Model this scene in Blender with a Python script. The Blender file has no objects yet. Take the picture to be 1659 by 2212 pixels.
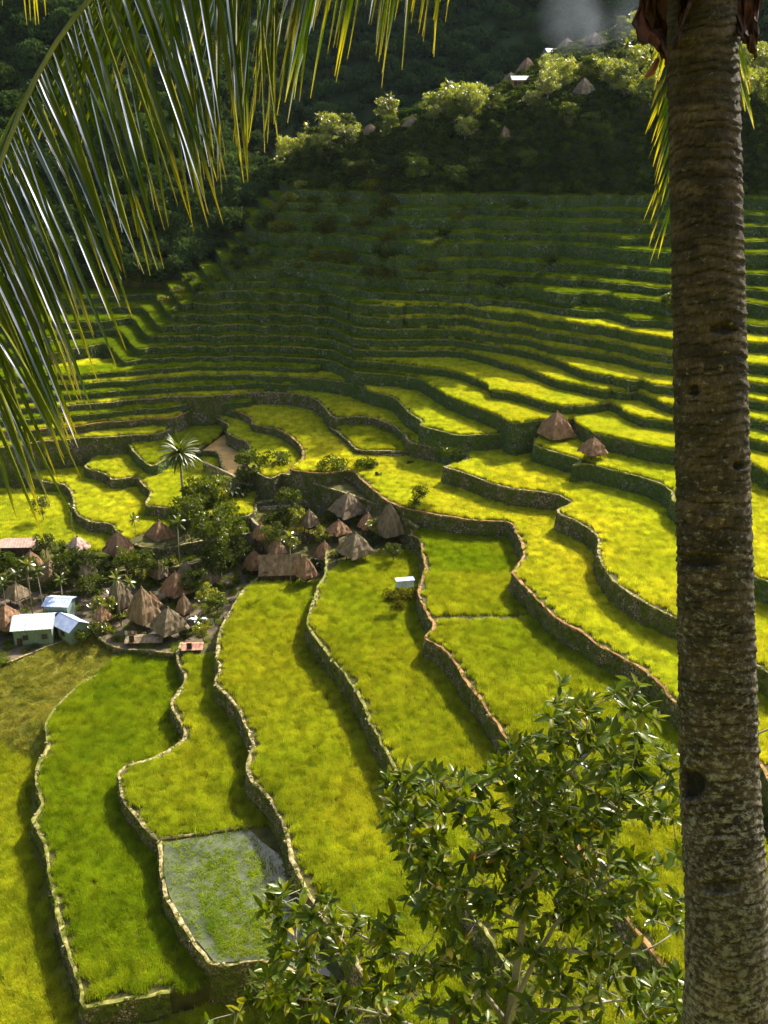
import bpy, bmesh, math, random
import numpy as np
from mathutils import Vector, Matrix, geometry
random.seed(7); np.random.seed(7)
S = bpy.context.scene
R = math.radians
PI = math.pi

# ------------------------------------------------------------------ camera
H = 76.0; PITCH = 22.0; T = 36.0/70.0
cam_d = bpy.data.cameras.new('camera'); cam = bpy.data.objects.new('camera', cam_d)
S.collection.objects.link(cam); S.camera = cam
cam.location = (0, 0, H); cam.rotation_euler = (R(90-PITCH), 0, 0)
cam_d.sensor_fit = 'VERTICAL'; cam_d.sensor_height = 36; cam_d.lens = 35
cam_d.clip_start = 0.05; cam_d.clip_end = 5000
S.render.resolution_x = 768; S.render.resolution_y = 1024
# ------------------------------------------------------------------ light
SUN_AZ = 35.0   # degrees right of the viewing direction
SUN_EL = 37.5
W = bpy.data.worlds.new('World'); S.world = W; W.use_nodes = True
nt = W.node_tree; bg = nt.nodes['Background']
sky = nt.nodes.new('ShaderNodeTexSky'); sky.sky_type = 'NISHITA'; sky.sun_disc = False
sky.dust_density = 4.0; sky.air_density = .8; sky.ozone_density = .4
sky.sun_elevation = R(SUN_EL); sky.sun_rotation = R(SUN_AZ)
nt.links.new(sky.outputs[0], bg.inputs[0]); bg.inputs[1].default_value = 0.12
sd = bpy.data.lights.new('sun', 'SUN'); so = bpy.data.objects.new('sun', sd); S.collection.objects.link(so)
sd.energy = 4.6; sd.angle = R(0.5); sd.color = (1.0, 0.9, 0.72)
d = Vector((math.sin(R(SUN_AZ))*math.cos(R(SUN_EL)), math.cos(R(SUN_AZ))*math.cos(R(SUN_EL)), math.sin(R(SUN_EL))))
so.rotation_euler = d.to_track_quat('Z', 'Y').to_euler(); so.location = d*900
S.view_settings.view_transform = 'Standard'; S.view_settings.look = 'None'
S.view_settings.exposure = 1.42; S.view_settings.gamma = 1.0
HAZE = 0.00002
S.cycles.max_bounces = 6; S.cycles.transparent_max_bounces = 8

# ------------------------------------------------------------------ helpers
cp, sp = math.cos(R(PITCH)), math.sin(R(PITCH))
def ray(x, y):
    u = (x-829.5)/829.5*T*0.75; v = (1106.0-y)/1106.0*T
    return Vector((u, cp+v*sp, -sp+v*cp))
def un(x, y, z):
    r = ray(x, y); t = (z-H)/r.z
    return Vector((r.x*t, r.y*t, z))
def dp(x, y, dist):
    r = ray(x, y); return Vector((0, 0, H)) + r*dist
def proj(p):
    q = Vector(p)-Vector((0, 0, H)); dd = q.y*cp - q.z*sp
    if dd <= 0.01: return (-9999, -9999, dd)
    u = q.x/dd; v = (q.y*sp+q.z*cp)/dd
    return (829.5+u/(T*.75)*829.5, 1106-v/T*1106, dd)
FR = {'V': (0, 0, 1), 'a': (414.7, 720, 1/3), 'b': (967.7, 648, 1/3), 'c': (72, 828, 1/3),
      'z3': (0, 828, .5), 'z4': (829.5, 684, .5), 'z5': (0, 1368, .5), 'z6': (829.5, 1368, .5),
      'p': (0, 1080, 1/3.291), 'q': (432, 972, 1/3.291)}
def F(f, *pts):
    ox, oy, s = FR[f]; return [(ox+x*s, oy+y*s) for x, y in pts]

def link(o): S.collection.objects.link(o); return o
def mesh_obj(name, verts, faces, mats, parent=None, smooth=False, midx=None):
    me = bpy.data.meshes.new(name)
    me.from_pydata([tuple(v) for v in verts], [], [tuple(f) for f in faces])
    for m in (mats if isinstance(mats, (list, tuple)) else [mats]): me.materials.append(m)
    if midx is not None: me.polygons.foreach_set('material_index', midx)
    if smooth: me.polygons.foreach_set('use_smooth', [True]*len(me.polygons))
    me.update(); o = bpy.data.objects.new(name, me); link(o)
    if parent: o.parent = parent
    return o
def tag(o, label=None, cat=None, group=None, kind=None):
    if label: o['label'] = label
    if cat: o['category'] = cat
    if group: o['group'] = group
    if kind: o['kind'] = kind
    return o
def empty(name, loc=(0, 0, 0), rz=0):
    o = bpy.data.objects.new(name, None); link(o); o.location = loc; o.rotation_euler = (0, 0, rz)
    o.empty_display_size = .3; return o
def copy_tree(o, parent=None):
    c = o.copy(); link(c)
    if parent: c.parent = parent
    for ch in list(o.children): copy_tree(ch, c)
    return c
class MB:
    def __init__(s): s.v = []; s.f = []
    def box(s, c, size, rot=None, taper=1.0, jit=0):
        x, y, z = [k/2 for k in size]; i = len(s.v)
        for sx, sy, sz in ((-1,-1,-1),(1,-1,-1),(1,1,-1),(-1,1,-1),(-1,-1,1),(1,-1,1),(1,1,1),(-1,1,1)):
            k = taper if sz > 0 else 1
            p = Vector((sx*x*k, sy*y*k, sz*z))
            if jit: p += Vector([random.uniform(-jit, jit) for _ in range(3)])
            if rot is not None: p = rot @ p
            s.v.append(p+Vector(c))
        for f in ((3,2,1,0),(4,5,6,7),(0,1,5,4),(1,2,6,5),(2,3,7,6),(3,0,4,7)): s.f.append([i+k for k in f])
        return s
    def tube(s, pts, rad, n=6, cap=True):
        pts = [Vector(p) for p in pts]; base = len(s.v); up = Vector((.13, .37, .9))
        for i, p in enumerate(pts):
            t = (pts[min(i+1, len(pts)-1)]-pts[max(i-1, 0)]).normalized()
            a = t.cross(up)
            if a.length < .1: a = t.cross(Vector((1, 0, 0)))
            a.normalize(); b = t.cross(a)
            r = rad[i] if isinstance(rad, (list, tuple)) else rad
            for k in range(n):
                q = 2*PI*k/n; s.v.append(p+a*(r*math.cos(q))+b*(r*math.sin(q)))
        for i in range(len(pts)-1):
            for k in range(n):
                s.f.append([base+i*n+k, base+i*n+(k+1) % n, base+(i+1)*n+(k+1) % n, base+(i+1)*n+k])
        if cap:
            s.f.append([base+k for k in range(n)][::-1]); e = base+(len(pts)-1)*n; s.f.append([e+k for k in range(n)])
        return s
    def add(s, vs, fs):
        i = len(s.v); s.v += vs; s.f += [[i+k for k in f] for f in fs]
    def build(s, name, mat, parent=None, smooth=False): return mesh_obj(name, s.v, s.f, mat, parent, smooth)

# ------------------------------------------------------------------ materials
def newmat(name):
    m = bpy.data.materials.new(name); m.use_nodes = True; t = m.node_tree
    for n in list(t.nodes): t.nodes.remove(n)
    return m, t
def N(t, typ, **kw):
    n = t.nodes.new(typ)
    for k, v in kw.items():
        if k.startswith('i_'): n.inputs[k[2:].replace('_', ' ')].default_value = v
        else: setattr(n, k, v)
    return n
def ramp(t, fac, stops):
    r = N(t, 'ShaderNodeValToRGB'); e = r.color_ramp.elements
    e[0].position, e[0].color = stops[0][0], (*stops[0][1], 1)
    e[1].position, e[1].color = stops[-1][0], (*stops[-1][1], 1)
    for p, c in stops[1:-1]:
        x = e.new(p); x.color = (*c, 1)
    t.links.new(fac, r.inputs[0]); return r.outputs[0]
def noise(t, scale, detail=4, coord='Object', rough=.6, mapscale=None):
    tc = N(t, 'ShaderNodeTexCoord'); src = tc.outputs[coord]
    if coord == 'World':
        g = N(t, 'ShaderNodeNewGeometry'); src = g.outputs['Position']
    if mapscale:
        mp = N(t, 'ShaderNodeMapping'); mp.inputs['Scale'].default_value = mapscale
        t.links.new(src, mp.inputs[0]); src = mp.outputs[0]
    n = N(t, 'ShaderNodeTexNoise'); n.inputs['Scale'].default_value = scale; n.inputs['Detail'].default_value = detail
    n.inputs['Roughness'].default_value = rough
    t.links.new(src, n.inputs['Vector']); return n.outputs[0]
def worldnoise(t, scale, detail=4, mapscale=None):
    g = N(t, 'ShaderNodeNewGeometry'); src = g.outputs['Position']
    if mapscale:
        mp = N(t, 'ShaderNodeMapping'); mp.inputs['Scale'].default_value = mapscale
        t.links.new(src, mp.inputs[0]); src = mp.outputs[0]
    n = N(t, 'ShaderNodeTexNoise'); n.inputs['Scale'].default_value = scale; n.inputs['Detail'].default_value = detail
    t.links.new(src, n.inputs['Vector']); return n.outputs[0]
def mixc(t, a, b, fac, mode='MIX'):
    m = N(t, 'ShaderNodeMixRGB', blend_type=mode)
    for i, s in ((0, fac), (1, a), (2, b)):
        if isinstance(s, (int, float)): m.inputs[i].default_value = s
        elif isinstance(s, tuple): m.inputs[i].default_value = (*s, 1)
        else: t.links.new(s, m.inputs[i])
    return m.outputs[0]
def surf(name, stops, scale=1.0, rough=.9, bump=.3, detail=6, world=False, mapscale=None, bscale=None, spec=.2):
    m, t = newmat(name)
    fn = worldnoise if world else noise
    n1 = fn(t, scale, detail, mapscale=mapscale)
    col = ramp(t, n1, stops)
    p = N(t, 'ShaderNodeBsdfPrincipled'); p.inputs['Roughness'].default_value = rough
    p.inputs['Specular IOR Level'].default_value = spec
    t.links.new(col, p.inputs['Base Color'])
    if bump:
        b = N(t, 'ShaderNodeBump'); b.inputs['Strength'].default_value = bump
        t.links.new(fn(t, bscale or scale*3, 5, mapscale=mapscale), b.inputs['Height']); t.links.new(b.outputs[0], p.inputs['Normal'])
    o = N(t, 'ShaderNodeOutputMaterial'); t.links.new(p.outputs[0], o.inputs[0]); return m
def leafmat(name, c1, c2, trans=.45, tcol=None, rough=.45, gloss=.06, scale=.35, tip=None):
    """thin leaf: diffuse + translucent + a little gloss, hue varying over the plant and from copy to copy"""
    m, t = newmat(name)
    col = ramp(t, worldnoise(t, scale, 3), [(.3, c1), (.7, c2)])
    if name.startswith('rice'):   # ripeness patches and darker streaks
        pn = ramp(t, worldnoise(t, 1.1, 5, (1, .6, 1)), [(.38, (.72, .80, .7)), (.5, (1, 1, 1)), (.68, (1.06, 1.04, 1.0))]); col = mixc(t, col, pn, 1.0, 'MULTIPLY')
        pn = ramp(t, worldnoise(t, .055, 3), [(.35, (.86, .95, .85)), (.65, (1.0, .97, 1.0))]); col = mixc(t, col, pn, 1.0, 'MULTIPLY')
    oi = N(t, 'ShaderNodeObjectInfo')
    hs = N(t, 'ShaderNodeHueSaturation'); t.links.new(col, hs.inputs['Color'])
    mr = N(t, 'ShaderNodeMapRange'); mr.inputs[3].default_value = .75; mr.inputs[4].default_value = 1.3
    t.links.new(oi.outputs['Random'], mr.inputs[0]); t.links.new(mr.outputs[0], hs.inputs['Value'])
    col = hs.outputs[0]
    if tip:
        at = N(t, 'ShaderNodeAttribute', attribute_name='tip'); col = mixc(t, col, tip, at.outputs['Fac'])
    df = N(t, 'ShaderNodeBsdfDiffuse'); t.links.new(col, df.inputs[0])
    tr = N(t, 'ShaderNodeBsdfTranslucent')
    tc = mixc(t, col, tcol or (1.6, 1.5, .35), 1.0, 'MULTIPLY'); t.links.new(tc, tr.inputs[0])
    mx = N(t, 'ShaderNodeMixShader'); mx.inputs[0].default_value = trans
    t.links.new(df.outputs[0], mx.inputs[1]); t.links.new(tr.outputs[0], mx.inputs[2])
    if gloss <= 0:
        o = N(t, 'ShaderNodeOutputMaterial'); t.links.new(mx.outputs[0], o.inputs[0]); return m
    gl = N(t, 'ShaderNodeBsdfGlossy'); gl.inputs['Roughness'].default_value = rough
    m2 = N(t, 'ShaderNodeMixShader'); m2.inputs[0].default_value = gloss
    if gloss > .0:
        fr = N(t, 'ShaderNodeFresnel'); fr.inputs[0].default_value = 1.45
        ml = N(t, 'ShaderNodeMath', operation='MULTIPLY'); ml.inputs[1].default_value = gloss*12; ml.use_clamp = True
        t.links.new(fr.outputs[0], ml.inputs[0]); t.links.new(ml.outputs[0], m2.inputs[0])
    t.links.new(mx.outputs[0], m2.inputs[1]); t.links.new(gl.outputs[0], m2.inputs[2])
    o = N(t, 'ShaderNodeOutputMaterial'); t.links.new(m2.outputs[0], o.inputs[0]); return m
def stonemat(name, stone, moss, amt=.5, scale=3.5):
    m, t = newmat(name)
    g = N(t, 'ShaderNodeNewGeometry')
    v = N(t, 'ShaderNodeTexVoronoi'); v.inputs['Scale'].default_value = scale; t.links.new(g.outputs['Position'], v.inputs['Vector'])
    v2 = N(t, 'ShaderNodeTexVoronoi', feature='DISTANCE_TO_EDGE'); v2.inputs['Scale'].default_value = scale
    t.links.new(g.outputs['Position'], v2.inputs['Vector'])
    edge = ramp(t, v2.outputs['Distance'], [(.0, (.12, .12, .12)), (.16, (1, 1, 1))])
    bw = N(t, 'ShaderNodeRGBToBW'); t.links.new(v.outputs['Color'], bw.inputs[0])
    sc = ramp(t, bw.outputs[0], [(.15, tuple(k*.45 for k in stone)), (.6, stone), (.95, tuple(min(1, k*1.7) for k in stone))])
    sc = mixc(t, sc, edge, 1.0, 'MULTIPLY')
    mn = ramp(t, worldnoise(t, .55, 7), [(.5-amt*.35, (0, 0, 0)), (.62-amt*.2, (1, 1, 1))])
    mcol = ramp(t, worldnoise(t, 2.2, 5), [(.3, tuple(k*.5 for k in moss)), (.75, tuple(k*1.5 for k in moss))])
    col = mixc(t, sc, mcol, mn)
    p = N(t, 'ShaderNodeBsdfPrincipled'); p.inputs['Roughness'].default_value = .92; p.inputs['Specular IOR Level'].default_value = .2
    t.links.new(col, p.inputs['Base Color'])
    b = N(t, 'ShaderNodeBump'); b.inputs['Strength'].default_value = .8; b.inputs['Distance'].default_value = .15
    t.links.new(edge, b.inputs['Height']); t.links.new(b.outputs[0], p.inputs['Normal'])
    o = N(t, 'ShaderNodeOutputMaterial'); t.links.new(p.outputs[0], o.inputs[0]); return m

M = {}
M['bare_soil'] = surf('bare_brown_soil', [(.3, (.26, .16, .05)), (.6, (.42, .28, .10)), (.8, (.34, .14, .06))], .4, world=True)
M['soil'] = surf('paddy_soil', [(.3, (.03, .035, .008)), (.7, (.10, .09, .02))], .6, world=True)
M['terrain'] = surf('valley_ground', [(.3, (.02, .035, .008)), (.7, (.06, .08, .02))], .15, world=True, bump=.6, bscale=.8)
M['bank'] = surf('bank_grass', [(.30, (.10, .13, .012)), (.5, (.16, .17, .02)), (.75, (.24, .17, .04))], .16, world=True, bump=.6, bscale=6)
M['village_earth'] = surf('trodden_earth', [(.3, (.05, .045, .03)), (.7, (.16, .12, .08))], .5, world=True)
M['stone_near'] = stonemat('mossy_stone', (.24, .20, .14), (.085, .105, .018), .30, 3.0)
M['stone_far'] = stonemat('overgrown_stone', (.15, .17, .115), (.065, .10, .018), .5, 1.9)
M['coping'] = surf('dry_grass_rim', [(.36, (.06, .075, .012)), (.5, (.22, .18, .08)), (.68, (.44, .36, .21))], 2.2, world=True, bump=.8, bscale=8)
M['coping_rust'] = surf('red_earth_rim', [(.3, (.12, .10, .03)), (.5, (.28, .15, .06)), (.75, (.40, .24, .12))], 1.4, world=True, bump=.8, bscale=8)
M['coping_green'] = surf('grassy_rim', [(.3, (.09, .12, .015)), (.55, (.20, .19, .05)), (.8, (.36, .31, .14))], 1.4, world=True, bump=.8, bscale=8)
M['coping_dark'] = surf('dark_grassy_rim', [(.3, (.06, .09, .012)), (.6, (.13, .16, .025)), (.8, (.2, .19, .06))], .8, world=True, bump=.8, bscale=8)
M['rock'] = surf('pale_rock', [(.3, (.15, .13, .085)), (.7, (.44, .37, .26))], 3, bump=.5)
M['rice_yellow'] = leafmat('rice_yellow', (.48, .50, .030), (.59, .585, .048), .5, (1.3, 1.22, .5), gloss=0, scale=.09)
M['rice_mid'] = leafmat('rice_mid', (.27, .325, .015), (.405, .43, .026), .5, (1.35, 1.25, .3), gloss=0, scale=.12)
M['rice_shade'] = leafmat('rice_shade', (.12, .175, .008), (.21, .25, .014), .5, (1.3, 1.35, .3), gloss=0, scale=.12)  # darker, greener copy of the crop colour with the slope's shade painted in
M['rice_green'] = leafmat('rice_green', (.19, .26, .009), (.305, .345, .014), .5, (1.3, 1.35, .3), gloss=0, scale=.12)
M['weed'] = leafmat('wall_weeds', (.06, .09, .012), (.16, .20, .022), .4, gloss=0, scale=.5)
M['drygrass'] = leafmat('dry_grass', (.15, .165, .02), (.27, .25, .04), .4, gloss=0, scale=.5)
M['water'], _t = newmat('paddy_water')
_p = N(_t, 'ShaderNodeBsdfPrincipled'); _p.inputs['Roughness'].default_value = .08
_c = ramp(_t, worldnoise(_t, .5, 5), [(.35, (.025, .035, .008)), (.6, (.085, .10, .045))]); _t.links.new(_c, _p.inputs['Base Color'])
_b = N(_t, 'ShaderNodeBump'); _b.inputs['Strength'].default_value = .12; _t.links.new(worldnoise(_t, 5, 3), _b.inputs['Height']); _t.links.new(_b.outputs[0], _p.inputs['Normal'])
_o = N(_t, 'ShaderNodeOutputMaterial'); _t.links.new(_p.outputs[0], _o.inputs[0])

# ------------------------------------------------------------------ terrace contours (traced rims)
A = dict(name='A', z=0.0, rim=F('V', (262,1404),(235,1430),(200,1460),(160,1490),(125,1525),(102,1555)) +
   F('z5', (200,440),(203,500),(168,560),(158,640),(172,700),(180,750),(142,805),(168,865),(203,950),(218,1050),(238,1150),(252,1230),(277,1330),(312,1430),(345,1530),(368,1612),(500,1592),(620,1575),(735,1556)),
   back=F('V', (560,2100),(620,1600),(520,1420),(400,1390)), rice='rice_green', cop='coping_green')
B = dict(name='B', z=2.2, rim=F('V', (396,1398)) + F('z5', (785,40),(765,110),(790,165),(800,205),(765,260),(740,310),(770,370),(800,420),(790,455),(740,500),(640,550),(540,578),(513,600),(520,660),(540,730),(590,800),(640,860),(682,890),(690,960),(700,1060),(720,1140),(760,1220),(810,1300),(860,1370),(920,1432),(1050,1425),(1130,1410),(1200,1440),(1290,1480)),
   back=F('V', (760,2040),(700,1700),(580,1420),(500,1380)), rice='rice_mid', cop='coping')
Cc = dict(name='C', z=5.0, rim=F('V', (590,1180),(562,1240),(542,1260),(520,1283),(500,1318),(480,1353),(470,1385),(468,1420)) +
   F('z5', (950,150),(930,215),(980,270),(1030,330),(1060,400),(1085,460),(1090,500),(1065,570),(1090,640),(1150,700),(1200,780),(1230,850),(1245,920),(1265,1000),(1300,1060),(1340,1140),(1420,1260),(1520,1400),(1650,1600),(1800,1800)),
   back=F('V', (1150,2250),(1050,1950),(900,1600),(760,1300),(800,1150),(700,1080)), rice='rice_mid', cop='coping')
D = dict(name='D', z=8.0, rim=F('V', (705,1190),(702,1240),(690,1262),(680,1288),(670,1318),(665,1353),(685,1383)) +
   F('z5', (1395,60),(1430,110),(1490,180),(1530,240),(1570,310),(1600,390),(1640,460),(1659,500)) + F('V', (851,1655),(866,1700),(905,1760),(955,1850),(1015,1960),(1090,2080),(1190,2260)),
   back=F('V', (1500,2300),(1300,1850),(1150,1600),(1000,1350),(1000,1100),(760,1020)), rice='rice_mid', cop='coping_green')
E = dict(name='E', z=11.0, rim=F('V', (870,1130),(890,1146)) + F('z4', (120,945),(155,965),(168,1030),(178,1090),(160,1140),(150,1180),(160,1230),(190,1290),(215,1340),(178,1390)) +
   F('z6', (220,45),(290,105),(330,170),(370,230),(410,280),(450,340),(490,400),(535,465),(600,560)) + F('V', (1180,1720),(1250,1830),(1330,1950),(1440,2100),(1560,2260)),
   back=F('V', (1900,2300),(1700,1900),(1500,1600),(1300,1300),(1200,1080),(900,1050)), rice='rice_mid', cop='coping_rust')
KM = dict(name='KM', z=14.0, rim=F('V', (-260,905),(-100,897),(0,886),(100,874),(200,866),(300,866),(400,868),(470,880)) + F('a', (330,520),(385,560),(395,592),(460,605),(560,625),(650,680),(710,740),(722,790),(700,830),(640,880),(740,900),(900,907),(1030,892)) +
   F('V', (790,1045),(840,1085)) + F('z4', (140,838),(250,862),(400,882),(535,888),(570,930),(600,1000),(600,1040),(560,1100),(560,1120),(620,1180),(680,1240),(740,1300),(800,1340),(860,1370),(950,1440)) +
   F('z6', (950,60),(1050,120),(1130,170),(1200,230),(1260,300)) + F('V', (1560,1580),(1630,1638),(1660,1683),(1740,1790),(1900,2000)),
   back=F('V', (2300,1900),(2000,1300),(1500,960),(1000,880),(600,830),(0,810),(-400,810)), rice='rice_yellow', cop='coping_rust')
P1 = dict(name='P1', z=15.2, rim=F('a', (850,480),(890,560),(892,605),(950,650),(1010,700),(1075,755),(1150,762),(1230,765),(1390,768),(1500,760)),
   back=F('a', (1500,500),(1000,420)), rice='rice_mid', cop='coping')
NP = dict(name='NP', z=17.2, rim=F('V', (-260,862),(-100,858),(0,852),(100,842),(200,832),(300,830),(415,837),(515,842),(581,846),(648,853)) + F('a', (780,420),(825,445),(870,500),(920,547),(1000,545),(1150,547),(1290,592),(1380,660),(1400,700),(1480,720),(1600,742)) +
   F('z4', (252,540),(310,565),(362,600),(335,632),(260,650),(330,672),(430,707),(520,737),(640,757),(740,767),(790,790),(812,805),(762,832),(750,850),(820,880),(890,920),(925,960),(925,1020),(950,1080),(990,1140),(1050,1190),(1130,1240),(1230,1288)) + F('V', (1480,1345),(1560,1395),(1626,1433),(1662,1455),(1750,1510),(1900,1620)),
   back=F('V', (2300,1500),(2000,1150),(1500,900),(1000,800),(600,800),(0,800),(-400,800)), rice='rice_yellow', cop='coping')
QO = dict(name='QO', z=20.5, rim=F('V', (-260,845),(-100,840),(0,832),(100,822),(200,812),(300,806),(415,808),(550,814),(680,818),(760,830)) + F('a', (1150,375),(1250,400),(1320,428),(1400,510),(1488,572),(1480,600)) + F('z4', (230,492),(310,512),(400,514),(490,507),(560,505),(640,512),(652,555),(690,572),(760,592),(850,622),(815,645),(870,637),(940,652),(1000,667),(1100,692),(1190,722),(1240,757),(1255,800)) +
   F('V', (1500,1120),(1560,1190),(1618,1239),(1662,1258),(1750,1300),(1900,1390)),
   back=F('V', (2300,1300),(2000,1050),(1500,880),(1000,760),(600,780),(0,780),(-400,780)), rice='rice_yellow', cop='coping_green')
T1 = dict(name='T1', z=3.2, rim=F('V', (-260,1290),(-150,1280),(60,1252),(200,1236),(330,1230),(430,1215),(520,1190),(575,1150)), back=F('V', (620,1080),(520,1060),(-260,1060)), rice='rice_yellow', cop='coping', ricex=1)
T2 = dict(name='T2', z=5.5, rim=F('c', (-700,560),(-300,585),(0,615),(70,640),(190,655),(240,700),(262,760),(272,830),(310,870),(380,902),(450,907),(512,922),(550,970),(600,1020),(700,1060),(850,1070),(1100,1020),(1500,960)), back=F('c', (1700,760),(900,500),(0,400),(-700,380)), rice='rice_yellow', cop='coping')
T3 = dict(name='T3', z=7.8, rim=F('c', (400,440),(375,500),(335,548),(420,572),(492,602),(505,625),(585,622),(672,612),(705,655),(762,705),(728,790),(800,802),(900,815),(1050,850),(1250,865),(1370,865),(1440,825)) + F('V', (560,1086),(640,1076),(730,1056),(800,1045)), back=F('V', (820,1000),(600,960),(400,930),(220,940)), rice='rice_yellow', cop='coping')
T4 = dict(name='T4', z=9.0, rim=F('c', (-700,340),(-300,350),(0,360),(150,375),(300,395),(370,410),(420,370)), back=F('c', (500,300),(0,240),(-700,200)), rice='rice_mid', cop='coping_green')
T5 = dict(name='T5', z=10.2, rim=F('c', (-700,265),(-300,270),(0,275),(200,298),(430,328),(540,355),(620,398),(648,440),(700,492),(775,535),(900,470),(1000,440),(1090,415)), back=F('c', (1300,260),(900,200),(0,180),(-700,150)), rice='rice_mid', cop='coping_green')
I = dict(name='I', z=9.4, rim=F('c', (960,480),(1080,440),(1190,450),(1215,520),(1240,560),(1330,640),(1400,665),(1470,640)), back=F('c', (1500,480),(1300,320),(1000,340)), rice='', cop='coping')
J = dict(name='J', z=12.0, rim=F('c', (-700,190),(-300,195),(0,200),(300,200),(560,190),(800,192),(1000,198),(1180,228),(1262,275),(1258,318)) + F('a', (290,680),(360,712),(370,760),(342,800),(342,840),(400,890),(450,920),(510,942),(560,925),(610,915)) + F('V', (680,1045),(800,1085),(905,1140)), back=F('V', (960,1050),(700,900),(500,850),(0,850),(-260,850)), rice='rice_yellow', cop='coping')
VA = dict(name='VA', z=1.2, rim=F('V', (-300,1470),(-100,1455),(0,1438),(91,1402),(150,1378),(190,1352),(212,1378),(248,1398),(300,1404),(385,1412),(450,1400)), back=F('V', (620,1380),(620,1150),(-300,1180)), rice='', cop='coping')
OP = dict(name='OP', z=6.6, rim=F('z3', (1480,500),(1300,533),(1180,543),(1088,550),(1070,562),(1087,592),(1117,624),(1165,642),(1300,655),(1420,640)), back=F('V', (760,1130)), rice='', cop='coping')
SL = [A, VA, OP, B, T1, Cc, T2, T3, D, T4, I, T5, E, J, KM, P1, NP, QO]

def catmull(pts, step=.7, jit=.1):
    P = [pts[0]*2-pts[1]] + pts + [pts[-1]*2-pts[-2]]; out = []
    for i in range(1, len(P)-2):
        n = max(1, int((P[i+1]-P[i]).length/step))
        for k in range(n):
            t = k/n; a, b, c, e = P[i-1], P[i], P[i+1], P[i+2]
            q = .5*((2*b)+(c-a)*t+(2*a-5*b+4*c-e)*t*t+(3*b-a-3*c+e)*t**3)
            out.append(q+Vector((random.uniform(-jit, jit), random.uniform(-jit, jit), 0)))
    out.append(pts[-1].copy()); return out
def pip(px, py, poly):
    inside = np.zeros(px.shape, bool); n = len(poly); j = n-1
    for i in range(n):
        xi, yi = poly[i][0], poly[i][1]; xj, yj = poly[j][0], poly[j][1]
        if yi != yj:
            c = ((yi > py) != (yj > py)) & (px < (xj-xi)*(py-yi)/(yj-yi)+xi)
            inside ^= c
        j = i
    return inside
LEFT = {'J': (209, -40, -52), 'KM': (212.5, -38, -50), 'NP': (217.5, -20, -40), 'QO': (222.5, -14, -36)}   # the steps narrow on the far left
def polar_rim(sl, az):
    q = sorted((math.atan2(p.x, p.y), math.hypot(p.x, p.y)) for p in sl['rw'] if p.x < 12); return np.interp(az, [a for a, _ in q], [r for _, r in q])
def halfstep(name, z, lo, hi, a1, extra=None):
    az = np.radians(np.arange(-33, a1, .25)); r1 = polar_rim(lo, az); r2 = polar_rim(hi, az) if extra is None else r1+extra
    w = np.clip((np.radians(a1)-az)/R(1.5), 0, 1); rr = r1*(.5*w)+r2*(1-.5*w)+(.25*np.sin(az*90)+.2*np.sin(az*37+z))*w; rr = np.where(w < .2, r2+.8, rr)
    pol = lambda a, r: Vector((math.sin(a)*r, math.cos(a)*r, z))
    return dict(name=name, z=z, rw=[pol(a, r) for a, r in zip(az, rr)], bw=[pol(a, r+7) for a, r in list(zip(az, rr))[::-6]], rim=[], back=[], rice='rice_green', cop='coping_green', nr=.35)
for s in list(SL):
    s['rw'] = catmull([un(x, y, s['z']) for x, y in s['rim']])
    if s['name'] in LEFT:
        rt_, xa, xb = LEFT[s['name']]
        for p in s['rw']:
            w = min(1, max(0, (xa-p.x)/(xa-xb))); w = w*w*(3-2*w); r0_ = math.hypot(p.x, p.y); k_ = 1+w*((rt_+.7*math.sin(p.x*.17+rt_)+.35*math.sin(p.x*.6+rt_*3))/r0_-1); p.x *= k_; p.y *= k_
SL[SL.index(NP):SL.index(NP)] = [halfstep('H1', 15.6, KM, NP, -7.5)]
SL[SL.index(QO):SL.index(QO)] = [halfstep('H2', 18.9, NP, QO, -4.5)]
SL.append(halfstep('H3', 22.0, QO, QO, -3.5, 4.8))
for s in SL:
    s['bw'] = s.get('bw') or [un(x, y, s['z']) for x, y in s['back']]
    s['poly'] = s['rw']+s['bw']
GS = .4; GX0, GY0 = -130, 60
_rx, _ry = np.meshgrid(np.arange(GX0, 160, GS), np.arange(GY0, 260, GS)); GZ = np.full(_rx.shape, -2.6)
for s in SL:
    xs_ = [p.x for p in s['poly']]; ys_ = [p.y for p in s['poly']]
    bb = (_rx > min(xs_)) & (_rx < max(xs_)) & (_ry > min(ys_)) & (_ry < max(ys_)) & (GZ < s['z'])
    ii = np.nonzero(bb); ins_ = pip(_rx[ii], _ry[ii], s['poly']); GZ[ii[0][ins_], ii[1][ins_]] = s['z']
def ground(x, y):
    i, k = int((y-GY0)/GS+.5), int((x-GX0)/GS+.5)
    z = float(GZ[i, k]) if 0 <= i < GZ.shape[0] and 0 <= k < GZ.shape[1] else -2.6
    if UP:
        az = math.atan2(x, y); r = math.hypot(x, y)
        for u in UP:
            if r > u['r'](az): z = max(z, u['z'])
    return z
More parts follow.
